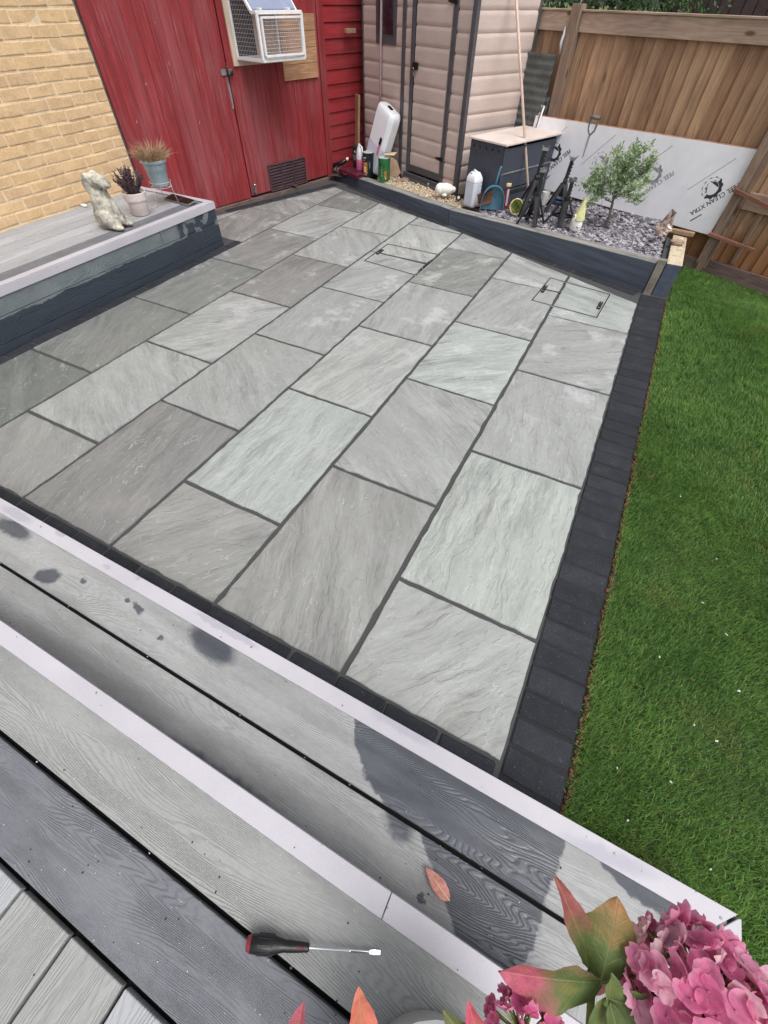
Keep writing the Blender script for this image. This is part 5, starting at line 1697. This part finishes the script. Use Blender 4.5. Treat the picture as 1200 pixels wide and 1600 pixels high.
# white cup and blue rag behind the stands
t = base('white_cup', 'white plastic cup standing behind the axle stands', 'cup', -1.20, 5.15, .19)
MB().lathe([(.030, 0), (.040, .11), (.037, .11), (.028, .004)], 18).build('cup', 'tooth', t, smooth='auto')
o = crumple(.06, (1.3, .8, .4), 12, .3).build('blue_rag', plain('blue_cloth', srgb(48, 70, 112), .9), None, (-1.08, 5.32, .20), weld=True); tag(o, 'crumpled blue rag at the foot of the white board', 'rag')

# ================================================================== LEFT DECK ORNAMENTS
t = thing('rabbit_statue', 'weathered stone rabbit statue sitting upright on the low deck', 'statue', (-4.03, 2.12, .358), (0, 0, R(12)))
def skin(name, joints, edges, mat, parent, sub=2):
    me = bpy.data.meshes.new(name)
    me.from_pydata([j[:3] for j in joints], edges, []); me.update()
    o = bpy.data.objects.new(name, me); COL.objects.link(o); o.parent = parent
    sk = o.modifiers.new('skin', 'SKIN')
    for i, j in enumerate(joints):
        sv_ = me.skin_vertices[0].data[i]; sv_.radius = (j[3], j[4] if len(j) > 4 else j[3]); sv_.use_root = (i == 0)
    ss = o.modifiers.new('sub', 'SUBSURF'); ss.levels = sub; ss.render_levels = sub
    dg = bpy.context.evaluated_depsgraph_get()
    m2 = bpy.data.meshes.new_from_object(o.evaluated_get(dg))
    bpy.data.objects.remove(o)
    m2.materials.clear(); m2.materials.append(MT[mat])
    return put(name, m2, None, parent, smooth=True)
# facing +x in local space; one continuous stone figure
mb = MB()
def blend(balls, res=.009):
    """a smooth union of balls and capsules through a metaball-like remesh"""
    b = MB()
    for c__, r_ in balls:
        b.ball(c__, *r_, nu=20, nv=14) if isinstance(r_, tuple) else b.ball(c__, r_, nu=20, nv=14)
    me = b.mesh('tmp'); o = bpy.data.objects.new('tmp', me); COL.objects.link(o)
    rm = o.modifiers.new('r', 'REMESH'); rm.mode = 'VOXEL'; rm.voxel_size = res
    sm = o.modifiers.new('s', 'SMOOTH'); sm.iterations = 4; sm.factor = .6
    dg = bpy.context.evaluated_depsgraph_get(); m2 = bpy.data.meshes.new_from_object(o.evaluated_get(dg))
    bpy.data.objects.remove(o); return m2
rab = blend([((-.01, 0, .075), (.085, .070, .080)), ((-.008, 0, .15), (.070, .060, .085)), ((.0, 0, .215), (.052, .046, .06)),
             ((.025, 0, .280), (.058, .046, .046)), ((.070, 0, .268), (.034, .032, .030)), ((.098, 0, .262), (.014, .014, .013)),
             ((.01, .045, .06), (.068, .034, .058)), ((.01, -.045, .06), (.068, .034, .058)),
             ((.075, .045, .018), (.048, .024, .018)), ((.075, -.045, .018), (.048, .024, .018)),
             ((.055, .022, .12), (.022, .020, .060)), ((.055, -.022, .12), (.022, .020, .060)), ((.075, .018, .05), (.020, .018, .040)), ((.075, -.018, .05), (.020, .018, .040)),
             ((-.018, .030, .300), (.034, .020, .034)), ((-.036, .036, .262), (.026, .018, .056)), ((-.018, -.030, .300), (.034, .020, .034)), ((-.036, -.036, .262), (.026, .018, .056)),
             ((-.01, 0, .300), (.04, .034, .030)), ((-.09, 0, .04), .028)], .006)
rab.materials.append(MT['statue'])
put('body', rab, None, t, smooth=True).scale = (1.22, 1.25, 1.08)
mb = MB(); mb.ball((.067, .034, .262), .006, nu=8, nv=6); mb.ball((.067, -.034, .262), .006, nu=8, nv=6); mb.build('eyes', 'joist', t, smooth=True)

t = base('white_flower_pot', 'white clay pot holding dark dried heather on the low deck', 'plant pot', -4.085, 2.46, .356)
MB().lathe([(.062, 0), (.066, .004), (.080, .105), (.088, .106), (.094, .158), (.088, .160), (.082, .150), (.050, .145)], 32).build('pot', 'potwhite', t, smooth='auto')
MB().lathe([(.082, .135), (.080, .145), (.0, .150)], 20).build('compost', 'soil', t)
mb = MB()
for _ in range(120):
    a = random.uniform(0, 6.28); sp_ = random.uniform(0, .8)
    d = Vector((math.cos(a) * sp_, math.sin(a) * sp_, 1)).normalized(); L = random.uniform(.10, .19)
    q = Vector((math.cos(a) * .05 * sp_, math.sin(a) * .05 * sp_, .14))
    pts = [q + d * L * i / 4 + Vector((0, 0, .012 * math.sin(i))) for i in range(5)]
    mb.tube(pts, .0016, 4)
    for _ in range(34):
        u = random.uniform(.25, 1); c__ = q + d * L * u; e = Vector((random.gauss(0, 1), random.gauss(0, 1), random.gauss(.6, .6))).normalized() * random.uniform(.007, .013); s_ = e.orthogonal().normalized() * .0042
        mb.add([c__, c__ + e * .5 + s_, c__ + e, c__ + e * .5 - s_], [(0, 1, 2, 3)])
stuff(mb.build('dried_heather', 'heather', t))

st = base('wire_plant_stand', 'thin wire plant stand holding the blue pot on the low deck', 'plant stand', -4.10, 2.77, .356)
mb = MB(); n_ = 24
for zz, rr_ in ((.13, .085), (.165, .088)):
    pts = [(rr_ * math.cos(2 * PI * i / n_), rr_ * math.sin(2 * PI * i / n_), zz) for i in range(n_ + 1)]
    mb.tube(pts, .0022, 5, False)
for k in range(3):
    a = 2 * PI * k / 3 + .5
    mb.tube([(math.cos(a) * .085, math.sin(a) * .085, .165), (math.cos(a) * .09, math.sin(a) * .09, .10), (math.cos(a) * .11, math.sin(a) * .11, .0)], .0024, 5)
    mb.tube([(math.cos(a) * .085, math.sin(a) * .085, .13), (0, 0, .128)], .002, 5)
mb.build('wire_frame', 'wire', st, smooth=True)
t = base('blue_flower_pot', 'pale blue glazed pot of dried brown grass on the wire stand', 'plant pot', -4.10, 2.77, .490)
MB().lathe([(.062, 0), (.068, .004), (.084, .11), (.086, .112), (.092, .16), (.106, .166), (.108, .180), (.098, .184), (.090, .17), (.05, .165)], 32).build('pot', 'potblue', t, smooth='auto')
MB().lathe([(.092, .155), (.09, .162), (0, .168)], 20).build('compost', 'soil', t)
mb = MB()
for _ in range(900):
    a = random.uniform(0, 6.28); r0 = .08 * math.sqrt(random.random()); sp_ = random.uniform(.2, 1.6)
    d = Vector((math.cos(a) * sp_, math.sin(a) * sp_, 1)).normalized(); L = random.uniform(.06, .19); q = Vector((math.cos(a) * r0, math.sin(a) * r0, .165))
    dr_ = random.uniform(0, .06)
    pts = [q, q + d * L * .5 + Vector((random.gauss(0, .008), random.gauss(0, .008), 0)), q + d * L + Vector((random.gauss(0, .014), random.gauss(0, .014), -dr_))]
    s_ = d.orthogonal().normalized() * .0014
    mb.add([pts[0] - s_, pts[0] + s_, pts[1] + s_, pts[1] - s_, pts[2]], [(0, 1, 2, 3), (3, 2, 4)])
stuff(mb.build('dried_grass', 'drygrass', t))
t = thing('solar_panel', 'small black solar panel with silver edge lying under the plant stand', 'solar panel', (-4.05, 2.885, .362), (R(8), 0, R(-6)))
MB().box(-.17, .17, -.055, .055, 0, .010).build('casing', 'galv', t, bevel=.002)
for k in (-1, 1): MB().box(k * .08 - .075, k * .08 + .075, -.046, .046, .0102, .0115).build('cell', 'blackp', t)
o = crumple(.022, (1.5, .8, .4), 40, .3).build('paper_scrap', 'tooth', None, (-4.68, 2.36, .362), weld=True); tag(o, 'scrap of white paper on the low deck at the foot of the brick wall', 'scrap')

# ================================================================== SCREWDRIVER, FALLEN LEAF, LITTER
t = thing('screwdriver', 'black and red handled flat screwdriver lying on the upper deck step', 'screwdriver', (-.424, -.6385, .366), (0, R(2.5), math.atan2(.112, .249)))
prof = [(.004, -.004), (.011, -.002), (.015, .006), (.0165, .022), (.0165, .045), (.013, .058), (.0098, .072), (.0098, .085), (.0085, .105), (.0075, .122), (.0042, .124)]
MB().lathe(prof, 24, Matrix.Rotation(R(90), 4, 'Y')).build('handle', 'blackp', t, smooth='auto')
MB().lathe([(.0115, -.0035), (.0152, .005), (.0154, .006)], 24, Matrix.Translation((-.0012, 0, 0)) @ Matrix.Rotation(R(90), 4, 'Y')).build('red_cap', 'redp', t, smooth='auto')
mb = MB()
for k in range(8):
    a = 2 * PI * k / 8
    mb.bar((.018, math.cos(a) * .0158, math.sin(a) * .0158), (.05, math.cos(a) * .0150, math.sin(a) * .0150), .0045, .0035, (0, math.cos(a), math.sin(a)))
mb.build('grip_ribs', 'blackp', t, bevel=.0008)
for k in range(3): MB().ball((.100 + k * .0065, 0, .0082 - k * .0003), .0024, .0028, .0016, 8, 6).build('red_dot', 'redp', t, smooth=True)
mb = MB(); mb.tube([(.122, 0, 0), (.205, 0, 0), (.206, 0, 0), (.210, 0, 0), (.211, 0, 0), (.248, 0, 0)], [.0028, .0028, .0036, .0036, .0028, .0027], 12); mb.build('shaft', 'shaft', t, smooth='auto')
MB().add([(.248, -.0028, -.0026), (.248, .0028, -.0026), (.248, .0028, .0026), (.248, -.0028, .0026), (.258, -.0038, -.0016), (.258, .0038, -.0016), (.258, .0038, .0016), (.258, -.0038, .0016), (.270, -.0032, -.0005), (.270, .0032, -.0005), (.270, .0032, .0005), (.270, -.0032, .0005)],
         [(0, 4, 5, 1), (1, 5, 6, 2), (2, 6, 7, 3), (3, 7, 4, 0), (4, 8, 9, 5), (5, 9, 10, 6), (6, 10, 11, 7), (7, 11, 8, 4), (8, 11, 10, 9)]).build('flat_tip', 'shaft', t)

def leaf_mesh(L, W2, cup=.25, droop=.35, tip=1.6, nx=14, ny=8, ruffle=.0, seed=0, twist=0):
    rr = random.Random(seed); vs = []; fs = []
    ph = rr.uniform(0, 6)
    for i in range(nx + 1):
        u = i / nx
        w_ = W2 * (math.sin(PI * min(1, u ** .80)) ** .75) * (1 - u ** 5 * .2)
        if i in (0, nx): w_ = .0004
        for j in range(ny + 1):
            v = (j / ny) * 2 - 1
            z_ = -droop * L * u * u + cup * abs(v) * w_ + ruffle * math.sin(u * 14 + ph + (2 if v > 0 else 0)) * abs(v) ** 2 * L * .1
            y_ = v * w_
            # serrated margin
            if abs(v) == 1: y_ *= 1 + (.035 if i % 2 else -.02)
            a = twist * u
            vs.append((u * L, y_ * math.cos(a) - z_ * math.sin(a) * .0, z_ + y_ * math.sin(a)))
    for i in range(nx):
        for j in range(ny):
            a = i * (ny + 1) + j
            fs.append((a, a + ny + 1, a + ny + 2, a + 1))
    mb = MB().add(vs, fs)
    return mb
t = thing('fallen_leaf', 'fallen pink hydrangea leaf lying on the lower deck step', 'leaf', (-.066, -.386, .180), (R(6), R(-3), math.atan2(.030, -.078)))
leaf_mesh(.085, .017, cup=.35, droop=-.04, ruffle=.3, seed=3).build('leaf_blade', 'deadleaf', t, (-.012, 0, 0), smooth=True, color=srgb(232, 158, 150, .95))
MB().tube([(-.012, 0, .001), (.0, 0, .001), (.06, 0, .0015)], [.0018, .0014, .0007], 6).build('stalk', 'cream', t, smooth=True)

# scraps on lawn
me = MB().add([(-.007, -.003, 0), (.006, -.004, .001), (.009, .002, .002), (-.004, .005, .001)], [(0, 1, 2, 3)]).mesh('petal')
me.materials.append(MT['petalw'])
spots = [(905, 1004), (832, 185), (1115, 875), (1130, 835), (1152, 1058), (1125, 1118), (1070, 972), (1138, 933), (990, 1295), (1088, 1310), (965, 1260), (1068, 970)]
pts = [(.43, .62), (.57, .95), (.62, 1.22), (.66, .84), (.70, .62), (.56, .42), (.50, .20), (.63, .40), (.39, .03), (.62, .02), (.34, .16), (.45, 1.55)]
mb = MB()
for i, (x, y) in enumerate(pts):
    a = random.uniform(0, 6.28); s_ = random.uniform(.45, .85)
    Mx = Matrix.Translation((x, y, .010)) @ Matrix.Rotation(a, 4, 'Z') @ Matrix.Rotation(random.uniform(-.4, .4), 4, 'X') @ Matrix.Scale(s_, 4)
    o = put('fallen_petal', me, None, None); o.matrix_world = Mx
    tag(o, 'tiny pale petal fallen on the lawn grass', 'petal', 'pale petals scattered on the lawn')
# crumbs of grit on the deck
mb = MB()
for _ in range(260):
    x = random.uniform(-2.2, .5); y = random.uniform(-.45, -.11); z = Z1 + .001
    if y > -.14: z = Z1 + .007
    if random.random() < .4: x = random.uniform(-1.5, .1); y = random.uniform(-.9, -.49); z = Z2 + .001
    r_ = random.uniform(.0006, .0018); mb.ball((x, y, z), r_, r_ * random.uniform(.6, 1.4), r_ * .7, 5, 3)
tag(stuff(mb.build('grit', 'petalw')), 'tiny pale crumbs of grit on the deck boards', 'grit')
mb = MB()
for _ in range(90):
    x = random.uniform(-2.2, .5); y = random.uniform(-.45, -.11); z = Z1 + .001
    if y > -.14: z = Z1 + .007
    if random.random() < .5: x = random.uniform(-1.5, .1); y = random.uniform(-.9, -.44); z = Z2 + .001 if y < -.485 else Z2 + .007
    r_ = random.uniform(.001, .0025); mb.ball((x, y, z), r_, r_ * random.uniform(.5, 1.4), r_ * .5, 5, 3)
tag(stuff(mb.build('soil_specks', 'joist')), 'dark specks of soil scattered on the deck boards', 'soil')

# ================================================================== HYDRANGEA
C0 = Vector(cam.location)
hy = thing('hydrangea', 'potted hydrangea with pink flower heads and reddening leaves in the foreground', 'hydrangea', (-.005, -.678, .345))
HO = Vector(hy.location)
MB().lathe([(.11, 0), (.135, .005), (.155, .21), (.168, .212), (.172, .245), (.160, .248), (.152, .225), (.10, .22)], 40).build('pot', 'potgrey', hy, smooth='auto')
MB().lathe([(.15, .20), (.14, .215), (0, .222)], 24).build('compost', 'soil', hy)
ROS = Vector((-.029, -.372, 1.012)) - HO
FL = Vector((.053, -.346, 1.028)) - HO
F2 = Vector((-.078, -.440, .992)) - HO
# stems
for tgt, bend in ((ROS, .03), (FL, .05), (F2, .0), (Vector((-.206, -.530, .96)) - HO, -.03), (Vector((-.262, -.56, .94)) - HO, -.04)):
    s0 = Vector((random.uniform(-.04, .04), random.uniform(-.04, .04), .20))
    pts = [s0, s0.lerp(tgt, .35) + Vector((bend, -.03, .04)), s0.lerp(tgt, .7) + Vector((bend, -.03, .03)), tgt - Vector((0, 0, .02))]
    MB().tube(pts, [.006, .005, .004, .0035], 8).build('stem', 'stem', hy, smooth=True)
def add_leaf(parent, org, dirv, up, L, W2, col, cup=.3, droop=.25, seed=0, ruffle=.25, mat='bleaf'):
    d = Vector(dirv).normalized(); u = Vector(up); u = (u - d * u.dot(d)).normalized(); y_ = u.cross(d)
    o = leaf_mesh(L, W2, cup, droop, seed=seed, ruffle=ruffle).build('leaf', mat, parent, smooth=True, color=col)
    o.matrix_local = Matrix.Translation(org) @ Matrix((d, y_, u)).transposed().to_4x4()
    return o
# camera axes in world, used only to lay the sprays out as they lean in the photograph
RX = Vector(M.col[0]); UY = Vector(M.col[1]); TZ = Vector(M.col[2])
def dirpx(dx, dy, dz=0): return (RX * dx - UY * dy + TZ * dz)
pinkc, redc, orgc, grnc = srgb(186, 92, 112, .9), srgb(160, 92, 90, .85), srgb(172, 122, 78, .85), srgb(112, 136, 84, .9)
add_leaf(hy, ROS + TZ * -.01, dirpx(-.42, -1, .05), TZ + RX * .4, .104, .0125, redc, .5, .02, 1)            # tall narrow leaf
add_leaf(hy, ROS, dirpx(-1, -.17, .12), TZ - UY * .2, .100, .028, pinkc, .3, .06, 2)                          # broad left leaf
add_leaf(hy, ROS, dirpx(.32, -1, -.05), TZ - RX * .25, .072, .027, orgc, -.2, .15, 3)                                   # orange leaf
add_leaf(hy, ROS + TZ * .012, dirpx(1, .30, .15), TZ - RX * .3, .074, .024, grnc, .25, .22, 4)               # green right
add_leaf(hy, ROS + TZ * .012, dirpx(-.20, 1, .10), TZ, .070, .020, grnc, .3, .2, 5)                            # green down
add_leaf(hy, ROS + TZ * .014, dirpx(-.22, -1, .55), TZ + UY * .5, .060, .010, grnc, .5, .05, 6)                # small inner
add_leaf(hy, ROS + TZ * -.02, dirpx(.6, .9, -.3), TZ, .085, .028, srgb(150, 90, 90), .3, .2, 7)
add_leaf(hy, ROS + TZ * .016, dirpx(.1, .9, .6), TZ, .030, .008, grnc, .5, .1, 8)
L3 = Vector((-.206, -.516, .985)) - HO
add_leaf(hy, L3, dirpx(-.05, -1, .1), TZ + RX * .3, .062, .014, srgb(214, 122, 104, .9), .45, .05, 9, mat='deadleaf')
L4 = Vector((-.262, -.545, .975)) - HO
add_leaf(hy, L4, dirpx(.15, -1, .1), TZ - RX * .3, .045, .010, pinkc, .5, .05, 10, mat='deadleaf')
F2L = F2 + dirpx(-.035, .02, 0)
add_leaf(hy, F2L, dirpx(-.30, -1, .1), TZ, .060, .012, srgb(206, 88, 112, .9), .45, .05, 11, mat='deadleaf')
add_leaf(hy, F2L, dirpx(-.8, -.8, .0), TZ, .055, .015, srgb(150, 110, 80, .9), .3, .1, 12)
add_leaf(hy, F2L, dirpx(-1, -.35, .0), TZ, .055, .014, srgb(190, 80, 96, .9), .3, .1, 13, mat='deadleaf')
# florets: four cupped petals each; a few shared meshes
def floret(seed, s_=1.0):
    rr = random.Random(seed); mb = MB()
    for k in range(4):
        a = R(90 * k + rr.uniform(-10, 10)); L = .0165 * s_ * rr.uniform(.85, 1.1); Wd2 = L * rr.uniform(.56, .66)
        cup = rr.uniform(.0, .4); nn = 7; vs = []; wave = rr.uniform(0, 6)
        for i in range(nn + 1):
            u = i / nn; w_ = Wd2 * math.sqrt(max(0, 1 - ((u - .52) / .53) ** 2)) if u > .02 else Wd2 * .12
            for j in range(5):
                v = (j / 4) * 2 - 1
                x_ = u * L; y_ = v * w_; z_ = cup * L * u * u + .22 * L * (v * v) * u + .05 * L * math.sin(wave + v * 3 + u * 2) * u
                vs.append((x_ * math.cos(a) - y_ * math.sin(a), x_ * math.sin(a) + y_ * math.cos(a), z_ + .0008 * (k % 2)))
        fs = [(i * 5 + j, (i + 1) * 5 + j, (i + 1) * 5 + j + 1, i * 5 + j + 1) for i in range(nn) for j in range(4)]
        mb.add(vs, fs)
    mb.ball((0, 0, .0012), .0016, nu=6, nv=4)
    me = mb.mesh('floret'); me.materials.append(MT['petal'])
    me.polygons.foreach_set('use_smooth', [True] * len(me.polygons))
    return me
flm = [floret(50 + i) for i in range(7)]
def flower_head(centre, r_, nf, cols, squash=(1, 1, 1), s_=1.0):
    h = bpy.data.objects.new('flower_head', None); COL.objects.link(h); h.parent = hy; h.location = centre; h.empty_display_size = .02
    mb = MB()
    for i in range(nf):
        # even spiral over the sphere, outer side only gets full-sized florets
        z_ = 1 - 2 * (i + .5) / nf; a = i * 2.39996 + random.gauss(0, .12); q = math.sqrt(1 - z_ * z_)
        n_ = Vector((q * math.cos(a), q * math.sin(a), z_))
        if n_.z < -.72: continue
        rad = r_ * random.uniform(.82, 1.08)
        p = Vector((n_.x * squash[0], n_.y * squash[1], n_.z * squash[2])) * rad
        nn = (n_ + Vector((random.gauss(0, .45), random.gauss(0, .45), random.gauss(0, .45)))).normalized()
        rot = nn.to_track_quat('Z', 'Y') @ Quaternion((0, 0, 1), random.uniform(0, 6.28))
        o = bpy.data.objects.new('floret', random.choice(flm)); COL.objects.link(o); o.parent = h
        o.location = p; o.rotation_mode = 'QUATERNION'; o.rotation_quaternion = rot
        k_ = s_ * random.uniform(.8, 1.2); o.scale = (k_, k_, k_)
        c__ = random.choice(cols); j = random.uniform(.85, 1.12); o.color = (c__[0] * j, c__[1] * j, c__[2] * j, 1)
        mb.tube([(0, 0, -r_ * .5), p * .6, p * .97], .0012, 4)
    mb.build('flower_stalks', 'stem', h, smooth=True)
    return h
pk = [srgb(244, 164, 200), srgb(248, 180, 210), srgb(240, 148, 188), srgb(250, 202, 220), srgb(230, 126, 172), srgb(244, 160, 198), srgb(248, 214, 220), srgb(236, 136, 180)]
dk = [srgb(206, 92, 142), srgb(220, 108, 156), srgb(186, 74, 124), srgb(234, 130, 174)]
flower_head(FL, .055, 190, pk, (1.10, 1.0, .9), .76)
flower_head(F2, .028, 50, dk, (1.2, 1.0, .9), .52)

# ================================================================== BEYOND THE FENCE
# rough grass bank, dark fence and bushes of the neighbouring ground
mb = MB(); vs = []; nx, ny = 30, 16
for i in range(nx + 1):
    for j in range(ny + 1):
        x = -9 + 18 * i / nx; y = 6.2 + 9 * j / ny
        yy = y - .439 * x
        z_ = min(1.42, -.12 + max(0, y + .439 * x - 5.5) * .55) + random.gauss(0, .02)
        vs.append((x, y, z_))
mb.add(vs, [(i * (ny + 1) + j, (i + 1) * (ny + 1) + j, (i + 1) * (ny + 1) + j + 1, i * (ny + 1) + j + 1) for i in range(nx) for j in range(ny)])
struct(mb.build('grass_bank', 'paleground', smooth=True))
ff = thing('distant_fence', 'dark stained vertical board fence beyond the garden fence', 'fence', (-.4, 9.6, 1.0), (0, 0, R(-14)))
MB().box(-.7, 2.7, .015, .03, 0, 1.45).build('backing', 'joist', ff)
for k in range(22):
    MB().box(-.07, .07, -.012, .012, 0, 1.5).build('board', 'farfence', ff, (k * .15 - .6, random.gauss(0, .004), random.uniform(-.02, .02)), bevel=.002)
def bush(x, y, z, rx, ry, rz, nl, label, seed):
    rr = random.Random(seed)
    t = thing('bush', label, 'bush', (x, y, z), group='bushes beyond the fence')
    mb = MB(); cl = [(Vector((rr.gauss(0, .45) * rx, rr.gauss(0, .45) * ry, rr.uniform(.1, .9) * rz)), rr.uniform(.25, .5) * rz) for _ in range(26)]
    for c__, r_ in cl:
        for _ in range(nl // 26):
            n_ = Vector((rr.gauss(0, 1), rr.gauss(0, 1), rr.gauss(0, 1))).normalized(); q = c__ + n_ * r_ * rr.uniform(.5, 1.05)
            L = rr.uniform(.03, .07); d = (n_ + Vector((rr.gauss(0, .7), rr.gauss(0, .7), rr.gauss(0, .7)))).normalized() * L; s_ = d.orthogonal().normalized() * L * .3
            mb.add([q, q + d * .5 + s_, q + d, q + d * .5 - s_], [(0, 1, 2, 3)])
    stuff(mb.build('foliage', 'hedge', t))
    mb = MB()
    for k in range(5):
        c__ = cl[k][0]; mb.tube([(0, 0, -.4), (c__.x * .4, c__.y * .4, c__.z * .4), tuple(c__)], [.05, .03, .012], 6)
    mb.build('trunk', 'bark', t, smooth=True)
bush(-3.6, 9.6, 1.1, 1.3, .7, 1.6, 9000, 'dark bush beyond the fence behind the shed roof', 1)
bush(-1.7, 9.3, 1.1, 1.1, .7, 1.4, 9000, 'dark green bush left of the distant fence', 2)
bush(2.9, 8.6, 1.1, 1.2, .7, 1.5, 9000, 'dense dark bush right of the distant fence', 3)
bush(5.0, 7.9, 1.0, 1.3, .8, 1.6, 9000, 'dark bush farthest right beyond the fence', 4)

# house behind the camera is outside the picture; nothing is built there
